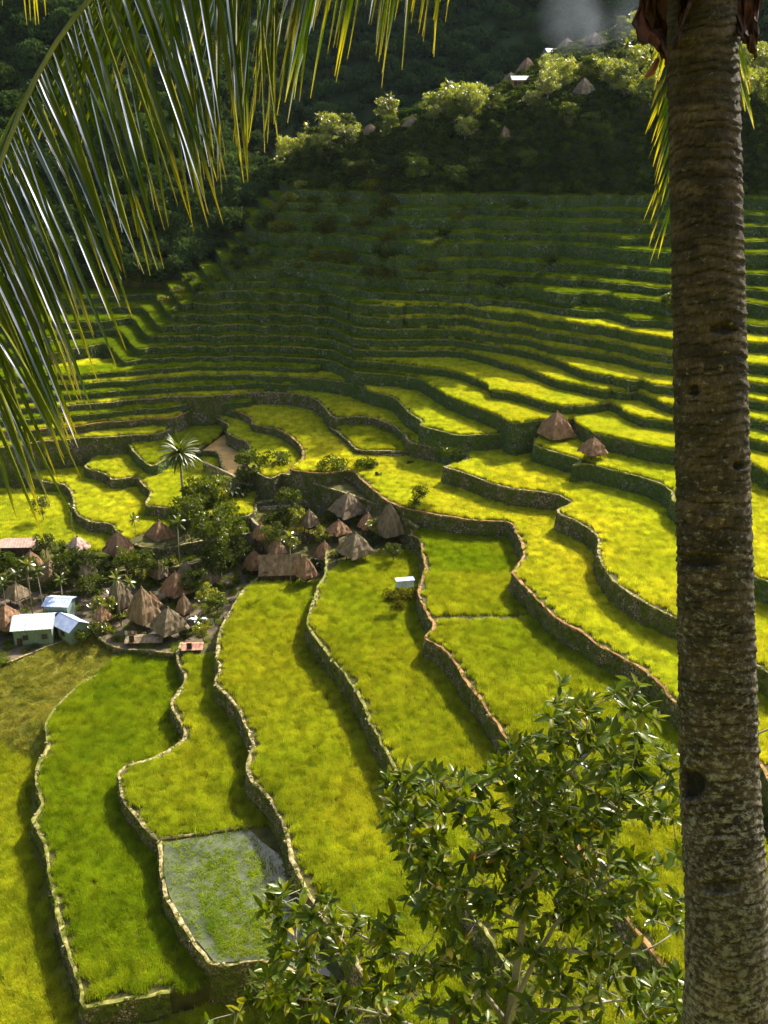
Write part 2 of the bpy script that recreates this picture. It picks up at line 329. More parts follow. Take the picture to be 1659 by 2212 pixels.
# upper contours: r(az) for each level
UP = []
def polar_fn(pts, z):
    A_ = []
    for x, y in pts:
        p = un(x, y, z); A_.append((math.atan2(p.x, p.y), math.hypot(p.x, p.y)))
    A_.sort(); xs = np.array([a for a, _ in A_]); ys = np.array([r for _, r in A_]); return xs, ys
AZ = np.radians(np.linspace(-34, 34, 1100))
spur = [(1000,-4000),(900,60),(860,150),(820,215),(780,250),(740,290),(700,330),(660,385),(600,440),(550,480),(520,545),(480,600),(415,640),(345,700),(280,750),(230,800),(150,850)]
def spur_az(z, rmid):
    # azimuth of the spur edge for a level at height z, distance rmid
    dep = math.degrees(math.atan2(H-z, rmid)); y = 1106-math.tan(R(PITCH-dep))/T*1106
    ys = [q[0] for q in spur]; return y
def spur_x(y):
    pts = sorted([(730,290),(700,330),(665,380),(610,440),(570,480),(535,545),(470,600),(400,650),(345,700),(290,750),(225,800),(140,850)], key=lambda q: q[1])
    return float(np.interp(y, [q[1] for q in pts], [q[0] for q in pts]))
def vnoise(x, seed, f):
    rs = np.random.RandomState(seed); out = 0
    for o in range(4):
        ph = rs.rand()*6.28; k = f*(1.9**o); out = out + np.sin(x*k+ph+1.3*np.sin(x*k*.37+ph*2))/(1.6**o)
    return out
ups = [
 (23.5, F('V', (-200,838),(0,828),(215,800),(300,797),(415,795),(550,798),(748,803),(848,810),(908,818),(929,832),(969,856),(1019,877),(1089,903),(1108,916),(1168,908),(1201,911),(1241,905),(1258,921),(1288,938),(1334,948),(1394,963),(1458,973),(1540,985),(1617,998),(1659,1022),(1800,1070))),
 (25.5, F('V', (-200,805),(0,800),(240,782),(330,776),(550,779),(700,783),(830,787),(900,792),(960,799),(1000,808)) + F('b', (180,510),(285,560),(290,592),(400,603),(520,632),(640,672),(740,692),(860,692),(960,682),(1050,668),(1110,692),(1160,730),(1270,775),(1350,782),(1470,802)) + F('V', (1560,938),(1617,950),(1659,960),(1800,990))),
 (27.5, F('V', (-200,785),(0,778),(270,755),(415,752),(550,755),(700,756),(830,758),(900,758),(968,757),(1001,760),(1034,767)) + F('b', (350,402),(500,442),(540,462),(620,492),(720,532),(830,552),(1000,590),(1150,602),(1245,600),(1330,640),(1420,680),(1510,705)) + F('V', (1617,905),(1659,915),(1800,940))),
 (29.5, F('V', (-200,760),(0,750),(340,728),(415,726),(550,729),(700,732),(830,735),(968,737),(1034,743),(1100,752),(1150,762),(1201,777),(1241,795),(1268,805),(1318,815),(1351,825),(1401,833),(1461,838),(1617,865),(1659,872),(1800,895))),
 (31.5, F('V', (-200,735),(0,728),(360,702),(415,701),(550,705),(700,708),(830,712),(968,721),(1101,736),(1154,745),(1268,760),(1344,773),(1401,789),(1458,797),(1617,828),(1659,834),(1800,855))),
 (33.7, F('V', (-200,712),(0,704),(400,676),(550,682),(830,688),(968,699),(1068,708),(1168,716),(1268,731),(1314,742),(1378,763),(1418,774),(1458,781),(1617,788),(1659,792),(1800,812))),
 (36.0, F('V', (-200,688),(0,680),(430,650),(600,658),(830,664),(968,676),(1101,688),(1251,704),(1334,715),(1421,729),(1458,736),(1617,742),(1659,744),(1800,755))),
]
prev = None; rows = []
sstep0 = lambda a: np.clip((R(1)-a)/R(4), 0, 1)
for k, (z, pts) in enumerate(ups):
    xs, ys = polar_fn(pts, z); rr = np.interp(AZ, xs, ys)
    if prev is None:
        q_ = [p for p in QO['rw'] if math.atan2(p.x, p.y) < R(1)]; qa = np.array([math.atan2(p.x, p.y) for p in q_]); qr = np.array([math.hypot(p.x, p.y) for p in q_]); so_ = np.argsort(qa)
        prev = np.interp(AZ, qa[so_], qr[so_])+3.4-45*np.clip((AZ+R(3))/R(9), 0, 9)
    rr = np.maximum(rr, prev+1.5+.7*sstep0(AZ)+.5*vnoise(AZ*57, 70+k, .9)+.25*vnoise(AZ*57, 170+k, 3))
    rows.append((z, rr)); prev = rr
j = 0
_dz = [2.0, 2.7, 1.8, 2.4, 3.2, 1.9, 2.6, 2.1, 2.9, 2.0, 1.7, 2.3]
while z < 56.5:
    j += 1; z = z+_dz[(j-1) % 12]
    w = 2.1+1.15*vnoise(AZ*57, 10+j, .4)+.7*vnoise(AZ*57, 40+j, 1.6)
    if j in (4, 5): w = w+.8
    w = w+3.4*np.clip((AZ-R(3))/R(11), 0, 1)**1.2
    kk = 61; pad = np.pad(prev, kk//2, mode='edge'); sm = np.convolve(pad, np.ones(kk)/kk, 'valid'); prev = np.maximum(sm+.4*vnoise(AZ*57, 200+j, 1.1), prev*.5+sm*.5)
    prev = prev+np.maximum(w, .6); rows.append((z, prev.copy()))
# the spur edge: left of it each contour swings back to the side valley
NU = len(rows); low = None
for k, (z, rr) in enumerate(rows):
    mid = float(rr[len(AZ)//3]); y = spur_az(z, mid); az0 = math.atan2(un(spur_x(y), y, z).x, un(spur_x(y), y, z).y)
    t = np.clip((az0-AZ)/R(.55), 0, None); back = (240+(z-22)*3.2 if z < 33 else 275+(z-33)*1.1)+2.5*vnoise(AZ*57, 90+k, .4)
    bl = 1-np.exp(-t*t*.9)
    r2 = rr+np.maximum(back-rr, 0)*bl
    if low is not None: r2 = np.maximum(r2, low+.5)
    low = r2; UP.append(dict(z=z, rr=r2, az0=az0, r=(lambda az, r2=r2: float(np.interp(az, AZ, r2)))))

# ------------------------------------------------------------------ terrain (setting)
def tess(poly):
    return geometry.tessellate_polygon([[Vector((p.x, p.y, 0)) for p in poly]])
for s in SL:
    n = len(s['poly']); top = [Vector((p.x, p.y, s['z'])) for p in s['poly']]
    bot = [Vector((p.x, p.y, s['z']-7)) for p in s['poly']]
    fs = [list(f) for f in tess(s['poly'])]
    for f in fs:
        a, b, c = (top[i] for i in f)
        if (b-a).cross(c-a).z < 0: f.reverse()
    for i in range(n):
        k = (i+1) % n; fs.append([i, k, n+k, n+i])
    vill = s['name'] in ('VA',); bare = s['name'] == 'I'
    o = mesh_obj('terrace_ground', top+bot, fs, M['village_earth'] if vill else M['bare_soil'] if bare else M['soil']); tag(o, kind='structure'); s['top'] = o
for k, u in enumerate(UP):
    nxt = UP[k+1]['rr'] if k+1 < len(UP) else u['rr']+12
    vs = []; fs = []
    for i, az in enumerate(AZ):
        s_, c_ = math.sin(az), math.cos(az)
        for r_, z_ in ((u['rr'][i], u['z']-5), (u['rr'][i], u['z']), (nxt[i]+1.2, u['z'])): vs.append((s_*r_, c_*r_, z_))
    for i in range(len(AZ)-1):
        b = i*3
        for q in (0, 1): fs.append([b+q, b+3+q, b+4+q, b+1+q])
    o = mesh_obj('terrace_ground', vs, fs, M['soil']); tag(o, kind='structure')
# valley floor and the big surrounding mountainside
def sstep(a, b, x):
    t = np.clip((x-a)/(b-a), 0, 1); return t*t*(3-2*t)
def fbm2(x, y, seed, f, oct=5):
    rs = np.random.RandomState(seed); out = np.zeros_like(x)
    for o in range(oct):
        a, b, c, d_ = rs.rand(4)*6.28; k = f*2**o
        th = rs.rand()*6.28; X = x*math.cos(th)+y*math.sin(th); Y = -x*math.sin(th)+y*math.cos(th)
        out = out+np.sin(X*k+a+1.5*np.sin(Y*k*.6+b))*np.cos(Y*k*.9+c+1.2*np.sin(X*k*.5+d_))/(2**o)
    return out
azg = np.radians(np.linspace(-64, 64, 330)); 
topr = UP[-1]['rr']; topz = UP[-1]['z']
crest_x = [-400, 560, 700, 830, 950, 1050, 1150, 1300, 1400, 1500, 1700, 2200]
crest_z = [56, 60, 66, 71, 74, 77, 79, 80, 80, 79, 77, 70]
knoll_z = [40, 40, 45, 50, 66, 80, 89, 96, 95, 88, 80, 70]
def crest_at(az):
    x = 829.5+np.tan(az)/(T*.75)*829.5*1.0
    return np.interp(x, crest_x, crest_z)
def hill_z(az, r):
    """wooded hill above the terraces, its far side, and the mountain behind"""
    rt = np.interp(az, AZ, topr)
    cz = crest_at(az); rc = rt+24-9*sstep(R(1), R(-5), az)
    up = topz-.6+(cz-topz)*sstep(0, 1, (r-rt)/(rc-rt))
    down = cz-(r-rc)*.8
    kz = np.interp(829.5+np.tan(az)/(T*.75)*829.5, crest_x, knoll_z); kr = rc+40
    kn = np.where(r < kr, cz+(kz-cz)*sstep(0, 1, (r-rc)/40.0), kz-(r-kr)*.8); down = np.where(r > rc, np.maximum(down, kn), down)
    wl = sstep(R(-12), R(-8), az); cz = cz*wl+(1-wl)*10; up = np.where(wl < .5, 0, up); down = np.where(wl < .5, 0, down)
    h = np.where(r < rc, up, down)
    x = np.sin(az)*r; y = np.cos(az)*r
    rs = 272+79*sstep(R(-13), R(-3), az)
    mt = 30+np.maximum(r-rs, -60)*.98+5*fbm2(x, y, 3, .016)*sstep(0, 60, r-rt)
    mt = np.minimum(mt, 300+14*fbm2(x, y, 5, .01))
    return np.maximum(h, mt)+.8*fbm2(x, y, 8, .09, 3)
rg = np.concatenate([np.linspace(0, 14, 9), np.linspace(15, 60, 18), np.linspace(65, 560, 60)])
vs = []; fs = []
for a in azg:
    rt = float(np.interp(a, AZ, topr)) if abs(a) <= R(34) else float(topr[0 if a < 0 else -1])
    r_ = rt+2.0+rg; zz = hill_z(np.full_like(r_, a), r_); zz[0] = topz-2.5
    for r1, z1 in zip(r_, zz): vs.append((math.sin(a)*r1, math.cos(a)*r1, z1))
n = len(rg)
for i in range(len(azg)-1):
    for k in range(n-1): fs.append([i*n+k, (i+1)*n+k, (i+1)*n+k+1, i*n+k+1])
o = mesh_obj('mountain', vs, fs, M['terrain'], smooth=True); tag(o, kind='structure')
# valley floor sheet and the near hillside under the camera
vs = []; fs = []
gx = np.linspace(-420, 420, 120); gy = np.linspace(-160, 760, 120)
def base_z(x, y):
    near = 62-np.clip((y+6), -60, 200)*1.12
    near = np.maximum(near, -3.2+0*x)
    side = np.maximum(np.abs(x)-150, 0)*.35*sstep(260, 60, y)
    return np.maximum(near, -2.6-np.maximum(y-230, 0)*.0)+side*0
X, Y = np.meshgrid(gx, gy); Z = base_z(X, Y); Z = np.where(Z < -2.5, -2.6, Z)
vs = list(zip(X.ravel(), Y.ravel(), Z.ravel()))
for i in range(119):
    for k in range(119): fs.append([i*120+k, i*120+k+1, (i+1)*120+k+1, (i+1)*120+k])
o = mesh_obj('ground', vs, fs, M['bank'], smooth=True); tag(o, kind='structure')
# grassy bank left of the lowest traced field
ctl = [(30,1680,-3.2),(-200,1700,-3.2),(80,1720,-3.2),(262,1404,.0),(200,1460,.0),(102,1555,-.05),(60,1640,-2.4),(0,1620,-2.5),(-200,1600,-2.5),(-200,1500,-1.0),(0,1445,.9),(0,1520,-.9),(91,1405,1.1),(190,1355,1.15),(120,1460,.25),(40,1530,-1.3),(-400,1480,.5)]
cw = [un(x, y, z) for x, y, z in ctl]
Am = np.array([[math.hypot(a.x-b.x, a.y-b.y) for b in cw] for a in cw]); cf = np.linalg.solve(Am+np.eye(len(cw))*.05, np.array([c.z+2.6 for c in cw]))
vs = []; fs = []; nx_, ny_ = 60, 60
for iy in range(ny_):
    for ix in range(nx_):
        x = -75+ix*(75-26)/(nx_-1)*1.12; y = 88+iy*(150-88)/(ny_-1)
        z = -2.6+float(sum(c*math.hypot(x-p.x, y-p.y) for c, p in zip(cf, cw)))
        z = max(min(z, 1.15), -2.9)+.06*math.sin(x*2.1+y)*math.sin(y*1.7)
        vs.append((x, y, z))
for iy in range(ny_-1):
    for ix in range(nx_-1): fs.append([iy*nx_+ix, iy*nx_+ix+1, (iy+1)*nx_+ix+1, (iy+1)*nx_+ix])
bank = mesh_obj('grass_bank', vs, fs, M['bank'], smooth=True); tag(bank, kind='structure')
BANKV = vs

# ------------------------------------------------------------------ walls
def wall(rim, h, zt, mat, cop, label, group=None, bund=.22, stones=0, tuft=3.0, cw=.42, flip=1):
    """dry-stone terrace wall: rough battered face, a low earth rim with stones, weeds growing out of the face"""
    n = len(rim); e = empty('stone_wall', (rim[n//2].x, rim[n//2].y, zt-h)); off = Vector(e.location)
    nor = []
    for i in range(n):
        t = (rim[min(i+1, n-1)]-rim[max(i-1, 0)]); t.z = 0; t.normalize(); nor.append(Vector((-t.y, t.x, 0))*flip)
    rows_ = 5; vs = []; fs = []; h0 = h; hs = []
    for i in range(n):
        q = rim[i]-nor[i]*.9; hs.append(min(10.0, max(1.0, zt-ground(q.x, q.y)+.25)))
    hs = [max(hs[max(0, i-2):i+3]) for i in range(n)]
    for i in range(n):
        h = hs[i]
        for r_ in range(rows_+1):
            f = r_/rows_; out = .06+.14*min(h, 4)*f+random.uniform(-.10, .12)
            vs.append(rim[i]-nor[i]*out+Vector((0, 0, -rim[i].z+zt+.02-h*f))-off)
    for i in range(n-1):
        for r_ in range(rows_):
            a = i*(rows_+1)+r_; b = a+rows_+1; fs.append([a, b, b+1, a+1] if flip < 0 else [a, a+1, b+1, b])
    mesh_obj('stone_face', vs, fs, mat, e)
    vs = []; fs = []
    s1, s2, s3 = (random.uniform(0, 99) for _ in range(3)); sm1 = lambda i, s_: math.sin(i*.31+s_)+.6*math.sin(i*.83+s_*2)+.4*math.sin(i*1.9+s_*3)
    for i in range(n):
        hh = bund*max(.25, 1+.42*sm1(i, s1)+random.uniform(-.12, .12)); w = cw*max(.35, 1+.4*sm1(i, s2)+random.uniform(-.1, .1))
        for q, z in ((.10, -.16), (.12, hh*.8), (-.08, hh), (-w, hh*.75), (-w-.12, -.1)):
            vs.append(Vector((rim[i].x, rim[i].y, zt+z))-nor[i]*q-off)
    for i in range(n-1):
        for r_ in range(4):
            a = i*5+r_; b = a+5; fs.append([a, b, b+1, a+1])
    mesh_obj('rim_path', vs, fs, cop, e)
    if stones:
        mb = MB()
        for i in range(0, n):
            for _ in range(stones):
                if random.random() < .33*max(0, .6+sm1(i, s3)):
                    s_ = random.uniform(.09, .26); c = rim[i]+Vector((random.uniform(-.35, .35), random.uniform(-.35, .35), 0))
                    mb.box(Vector((c.x, c.y, zt+bund*.9+s_*.2))-off, (s_*1.5, s_, s_*.7), Matrix.Rotation(random.uniform(0, 6.3), 3, 'Z') @ Matrix.Rotation(random.uniform(-.4, .4), 3, 'X'), taper=.65, jit=s_*.14)
        mb.build('rim_stones', M['rock'], e)
    mb = MB()
    for i in range(n-1):
        L = (rim[i+1]-rim[i]).length; m_ = L*tuft; m_ = int(m_)+(random.random() < m_ % 1)
        for _ in range(m_):
            f = random.random(); zf = random.random()**1.3; h = hs[i]
            c = rim[i].lerp(rim[i+1], f)-nor[i]*(.08+.14*min(h, 4)*zf)+Vector((0, 0, zt-rim[i].z-h*.95*zf))
            if random.random() < .3: c = rim[i].lerp(rim[i+1], f)+nor[i]*random.uniform(-.05, .45)+Vector((0, 0, zt-rim[i].z+.08))
            for b in range(6):
                ang = random.uniform(0, 6.28); l = random.uniform(.2, .6); w = random.uniform(.03, .07)
                dr = (Vector((math.cos(ang), math.sin(ang), 0))*.5-nor[i]*.55+Vector((0, 0, random.uniform(.1, .8)))).normalized()
                sd_ = dr.cross(Vector((0, 0, 1))).normalized()*w; mdl = c+dr*l*.55; tp = c+dr*l+Vector((0, 0, -.35*l))
                mb.add([c-off-sd_*.5, c-off+sd_*.5, mdl-off+sd_, mdl-off-sd_, tp-off], [[0, 1, 2, 3], [3, 2, 4]])
    if mb.v: mb.build('weeds', M['weed'], e)
    tag(e, label, 'stone wall', group); return e
def stone_side(rw, poly):
    # +1 when the polygon lies left of the rim direction
    i = len(rw)//2; t = (rw[i+1]-rw[i-1]).normalized(); l = Vector((-t.y, t.x, 0)); p = rw[i]+l*.5
    return 1 if pip(np.array([p.x]), np.array([p.y]), poly)[0] else -1
WL = {
 'A': (2.9, 'low winding stone wall with pale rim along the left edge of the greenest, lowest field', 1, 'stone_near'),
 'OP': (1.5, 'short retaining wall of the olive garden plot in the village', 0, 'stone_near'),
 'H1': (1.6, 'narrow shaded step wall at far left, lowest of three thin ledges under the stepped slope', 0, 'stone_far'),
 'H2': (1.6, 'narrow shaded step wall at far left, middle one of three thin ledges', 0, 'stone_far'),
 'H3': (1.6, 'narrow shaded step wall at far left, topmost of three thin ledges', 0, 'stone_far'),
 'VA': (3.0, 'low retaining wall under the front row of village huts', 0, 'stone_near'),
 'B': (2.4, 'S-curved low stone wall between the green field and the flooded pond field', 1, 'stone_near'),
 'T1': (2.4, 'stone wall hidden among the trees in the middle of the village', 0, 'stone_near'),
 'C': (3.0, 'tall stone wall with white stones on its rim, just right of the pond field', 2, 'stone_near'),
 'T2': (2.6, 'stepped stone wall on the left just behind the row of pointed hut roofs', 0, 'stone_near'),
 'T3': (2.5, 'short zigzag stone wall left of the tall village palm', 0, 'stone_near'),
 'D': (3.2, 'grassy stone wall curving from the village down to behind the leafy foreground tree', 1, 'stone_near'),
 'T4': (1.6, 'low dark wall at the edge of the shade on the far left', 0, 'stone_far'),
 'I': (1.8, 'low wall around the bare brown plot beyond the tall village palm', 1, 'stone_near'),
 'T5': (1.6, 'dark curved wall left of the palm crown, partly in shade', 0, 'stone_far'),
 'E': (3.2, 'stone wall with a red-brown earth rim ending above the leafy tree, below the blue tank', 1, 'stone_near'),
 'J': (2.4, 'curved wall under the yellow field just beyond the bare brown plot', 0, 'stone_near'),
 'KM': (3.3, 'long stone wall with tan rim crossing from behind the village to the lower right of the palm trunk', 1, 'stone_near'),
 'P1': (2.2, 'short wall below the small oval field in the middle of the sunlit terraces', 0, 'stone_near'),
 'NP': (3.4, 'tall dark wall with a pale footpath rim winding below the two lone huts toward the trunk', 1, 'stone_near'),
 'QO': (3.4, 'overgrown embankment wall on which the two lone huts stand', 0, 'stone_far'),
}
for s in SL:
    h, lab, st, mt = WL[s['name']]
    fl = stone_side(s['rw'], s['poly'])
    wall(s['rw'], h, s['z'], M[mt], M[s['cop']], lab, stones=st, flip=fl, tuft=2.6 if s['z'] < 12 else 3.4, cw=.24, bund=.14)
GU = 'stone walls of the stepped upper slope'
LU = ['overgrown stone wall of the sunlit narrow steps left of the palm trunk, behind the two lone huts',
      'dark overgrown stone wall, one of the many level steps on the shaded upper slope']
for k, u in enumerate(UP):
    rim = [Vector((math.sin(a)*r_, math.cos(a)*r_, u['z'])) for a, r_ in zip(AZ, u['rr'])]
    rim = [p for p in rim if -150 < proj(p)[0] < 1850]
    rim = rim[::2] if k > 2 else rim
    if u['z'] > 33: rim = [p for p in rim if math.atan2(p.x, p.y) > u['az0']-R(.9)]
    zz = u['z']
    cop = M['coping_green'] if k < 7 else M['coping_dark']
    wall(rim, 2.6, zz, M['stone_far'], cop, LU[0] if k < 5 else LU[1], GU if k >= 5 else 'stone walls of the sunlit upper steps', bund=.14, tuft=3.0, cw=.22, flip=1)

# ------------------------------------------------------------------ rice (uncountable: instanced tufts on points)
PROTO = bpy.data.collections.new('tuft_prototypes')
def tuft_mesh(name, mat, size=1.15, n=240, hgt=.72, w=.028, lean=.35):
    vs = []; fs = []
    for _ in range(n):
        x, y = random.uniform(-size/2, size/2), random.uniform(-size/2, size/2); a = random.uniform(0, 6.28)
        if n >= 200:   # rice stands in hills about 20 cm apart
            g_ = .21; x = round(x/g_)*g_+.03*math.sin(round(y/g_)*7)+random.gauss(0, .028); y = round(y/g_)*g_+random.gauss(0, .028)
        h = hgt*random.uniform(.7, 1.12); l = lean*h*random.uniform(.3, 1.3); dx, dy = math.cos(a), math.sin(a); ww = w*random.uniform(.7, 1.4)
        sx, sy = -dy*ww/2, dx*ww/2; i = len(vs)
        vs += [(x-sx, y-sy, 0), (x+sx, y+sy, 0), (x+dx*l*.35+sx, y+dy*l*.35+sy, h*.65), (x+dx*l*.35-sx, y+dy*l*.35-sy, h*.65), (x+dx*l*1.2, y+dy*l*1.2, h*random.uniform(.78, 1))]
        fs += [[i, i+1, i+2, i+3], [i+3, i+2, i+4]]
    me = bpy.data.meshes.new(name); me.from_pydata(vs, [], fs); me.materials.append(mat); me.update()
    o = bpy.data.objects.new(name, me); return o
def proto_coll(key, objs):
    c = bpy.data.collections.new(key)
    for o in objs: c.objects.link(o)
    return c
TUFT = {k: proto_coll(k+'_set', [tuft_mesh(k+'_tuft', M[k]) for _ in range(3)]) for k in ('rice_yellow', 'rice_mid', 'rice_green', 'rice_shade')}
TUFT['drygrass'] = proto_coll('grass_set', [tuft_mesh('grass_tuft', M['drygrass'], n=90, hgt=.35, w=.03, lean=.9) for _ in range(2)])
TUFT['weed'] = proto_coll('weed_set', [tuft_mesh('weed_tuft', M['weed'], n=110, hgt=.5, w=.05, lean=.8) for _ in range(2)])
def scatter(name, pts, coll, smin=.85, smax=1.15, tilt=0.06, label=None, cat=None, align=None):
    if not len(pts): return None
    me = bpy.data.meshes.new(name); me.from_pydata([tuple(p) for p in pts], [], []); me.update()
    o = bpy.data.objects.new(name, me); link(o)
    g = bpy.data.node_groups.new(name+'_scatter', 'GeometryNodeTree')
    g.interface.new_socket('Geometry', in_out='INPUT', socket_type='NodeSocketGeometry'); g.interface.new_socket('Geometry', in_out='OUTPUT', socket_type='NodeSocketGeometry')
    gi = g.nodes.new('NodeGroupInput'); go = g.nodes.new('NodeGroupOutput'); ip = g.nodes.new('GeometryNodeInstanceOnPoints')
    ci = g.nodes.new('GeometryNodeCollectionInfo'); ci.inputs['Collection'].default_value = coll; ci.inputs['Separate Children'].default_value = True; ci.inputs['Reset Children'].default_value = True
    ip.inputs['Pick Instance'].default_value = True
    rv = g.nodes.new('FunctionNodeRandomValue'); rv.data_type = 'FLOAT_VECTOR'
    rv.inputs[0].default_value = (-tilt, -tilt, 0); rv.inputs[1].default_value = (tilt, tilt, 6.283)
    rs = g.nodes.new('FunctionNodeRandomValue'); rs.data_type = 'FLOAT'; rs.inputs[2].default_value = smin; rs.inputs[3].default_value = smax; rs.inputs['Seed'].default_value = 3
    L = g.links.new
    L(gi.outputs[0], ip.inputs['Points']); L(ci.outputs[0], ip.inputs['Instance']); L(rv.outputs[0], ip.inputs['Rotation']); L(rs.outputs[1], ip.inputs['Scale']); L(ip.outputs[0], go.inputs[0])
    md = o.modifiers.new('scatter', 'NODES'); md.node_group = g
    tag(o, label, cat, kind='stuff'); return o
# candidate grid
st = .88
gx, gy = np.meshgrid(np.arange(-120, 150, st), np.arange(50, 250, st))
gx = gx+np.random.uniform(-.3, .3, gx.shape); gy = gy+np.random.uniform(-.3, .3, gy.shape)
gx = gx.ravel(); gy = gy.ravel()
_i = np.clip(((gy-GY0)/GS+.5).astype(int), 0, GZ.shape[0]-1); _k = np.clip(((gx-GX0)/GS+.5).astype(int), 0, GZ.shape[1]-1); lz = GZ[_i, _k]
lev = np.full(gx.shape, -1)
for i, s in enumerate(SL): lev[np.abs(lz-s['z']) < .01] = i
gaz = np.arctan2(gx, gy); grr = np.hypot(gx, gy); r0 = np.interp(gaz, AZ, UP[0]['rr']); up0 = grr > r0-.3
def vis(x, y, z, mx=160, my=120):
    dd = y*cp-(z-H)*sp; u = x/dd; v = (y*sp+(z-H)*cp)/dd
    px = 829.5+u/(T*.75)*829.5; py = 1106-v/T*1106
    return (px > -mx) & (px < 1659+mx) & (py > -my) & (py < 2212+my), px, py
vv, ipx, ipy = vis(gx, gy, lz)
def near_rim(x, y, rim, d0):
    P = np.array([(p.x, p.y) for p in rim]); out = np.zeros(x.shape, bool)
    for q in range(0, len(x), 4000):
        dx = x[q:q+4000, None]-P[None, :, 0]; dy = y[q:q+4000, None]-P[None, :, 1]
        out[q:q+4000] = (dx*dx+dy*dy).min(1) < d0*d0
    return out
def in_img(px, py, poly): return pip(px, py, poly)
VILLX = [ # image regions with no rice (village, pond, bare plots), per field
 ('A', F('V', (255,1412),(300,1420),(390,1425),(390,1300),(200,1300))),
 ('B', F('z5', (690,885),(1090,830),(1400,900),(1500,1600),(900,1500),(650,1100))),
 ('B', F('V', (380,1330),(500,1330),(500,1415),(380,1420))),
 ('C', F('V', (500,1240),(545,1262),(690,1258),(780,1220),(780,1000),(480,1000))),
 ('D', F('V', (640,1275),(692,1260),(740,1218),(800,1206),(870,1192),(915,1160),(915,950),(640,950))),
 ('E', F('V', (800,1100),(905,1150),(930,1100),(930,1000),(800,1000))),
 ('T1', F('V', (-300,1500),(-300,1185),(110,1180),(230,1190),(700,1150),(700,1500))),
 ('T3', F('V', (552,1103),(640,1092),(740,1073),(820,1060),(820,950),(552,950))),
 ('T2', F('c', (600,1010),(760,960),(1000,880),(1700,860),(1700,1200),(600,1200))),
 ('J', F('V', (600,1030),(950,1150),(950,1000),(640,1000))),
]
rice_lab = {'A': 'lush bright green rice in the lowest curved field', 'B': 'yellow-green rice in the narrow field above the pond', 'C': 'rice in the long field left of centre',
 'D': 'rice in the long curved field running down from the village', 'E': 'rice in the field behind the leafy tree', 'KM': 'sunlit yellow rice across the middle terraces', 'NP': 'sunlit yellow rice on the wide terrace left of the trunk'}
for i, s in enumerate(SL):
    if not s['rice']: continue
    m = (lev == i) & vv & ~up0
    for nm, pl in VILLX:
        if nm == s['name']: m &= ~in_img(ipx, ipy, pl)
    x, y = gx[m], gy[m]
    if not len(x): continue
    k = ~near_rim(x, y, s['rw'], s.get('nr', .8))
    x, y, px, py = x[k], y[k], ipx[m][k], ipy[m][k]
    # small gaps between plots of one terrace
    if s['name'] == 'E':
        g1 = in_img(px, py, F('z4', (215,1296),(600,1290),(600,1312),(215,1318))); x, y, px, py = x[~g1], y[~g1], px[~g1], py[~g1]
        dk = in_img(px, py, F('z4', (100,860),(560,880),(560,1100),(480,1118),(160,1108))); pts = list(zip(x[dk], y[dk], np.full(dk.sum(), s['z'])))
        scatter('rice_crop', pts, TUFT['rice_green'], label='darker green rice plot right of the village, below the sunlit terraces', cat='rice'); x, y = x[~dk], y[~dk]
    pts = list(zip(x, y, np.full(len(x), s['z']-.02)))
    scatter('rice_crop', pts, TUFT[s['rice']], label=rice_lab.get(s['name'], 'yellow-green rice on a small terrace beside the village'), cat='rice')
# lowest field on the far left and bottom
m = (lev == -1) & vv & (gy < 150) & (ipy > 1580)
m &= ~near_rim(gx, gy, A['rw'], 1.2)
scatter('rice_crop', list(zip(gx[m], gy[m], np.full(m.sum(), -2.6))), TUFT['rice_mid'], label='yellow-green rice at the left edge and bottom, below the lowest wall', cat='rice')
# upper steps
low_pts = []; hi_pts = []
for k, u in enumerate(UP):
    nx_ = UP[k+1]['rr'] if k+1 < len(UP) else u['rr']+6
    q = int(26000 if k < 7 else 9000)
    a = np.random.uniform(R(-24), R(25), q); r1 = np.interp(a, AZ, u['rr'])+.75; r2 = np.minimum(np.interp(a, AZ, nx_), r1+30)
    span = np.maximum(r2-r1, 0); keep = np.random.rand(q) < span/30.0*1.6
    r_ = r1+span*np.random.rand(q)
    a, r_ = a[keep], r_[keep]; X, Y = np.sin(a)*r_, np.cos(a)*r_
    ok, _, _ = vis(X, Y, u['z'], 120, 60)
    (low_pts if k < 7 else hi_pts).extend(zip(X[ok], Y[ok], np.full(ok.sum(), u['z'])))
    # a continuous fringe of crop just behind each rim
    aa = np.arange(R(-22), R(24), .95/225); rr_ = np.interp(aa, AZ, u['rr'])+1.0
    X, Y = np.sin(aa)*rr_, np.cos(aa)*rr_; ok, _, _ = vis(X, Y, u['z'], 120, 60)
    sel = ok & (np.random.rand(len(aa)) < (.95 if k < 7 else .8))
    (low_pts if k < 7 else hi_pts).extend(zip(X[sel], Y[sel], np.full(sel.sum(), u['z'])))
_w = [p[0]-.55*(p[1]-205)+10*math.sin(p[2]*2.3)+random.uniform(-16, 16) < 8 for p in low_pts]; left_pts = [p for p, w_ in zip(low_pts, _w) if w_]; low_pts = [p for p, w_ in zip(low_pts, _w) if not w_]  # left steps switch to the crop colour darkened to stand for shade
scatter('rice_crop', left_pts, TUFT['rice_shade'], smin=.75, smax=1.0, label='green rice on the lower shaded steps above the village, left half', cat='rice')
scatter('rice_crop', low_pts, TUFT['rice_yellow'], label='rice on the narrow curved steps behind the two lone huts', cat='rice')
scatter('rice_crop', hi_pts, TUFT['rice_shade'], smin=.7, smax=1.0, label='rice and grass on the narrow shaded steps of the upper slope', cat='rice')

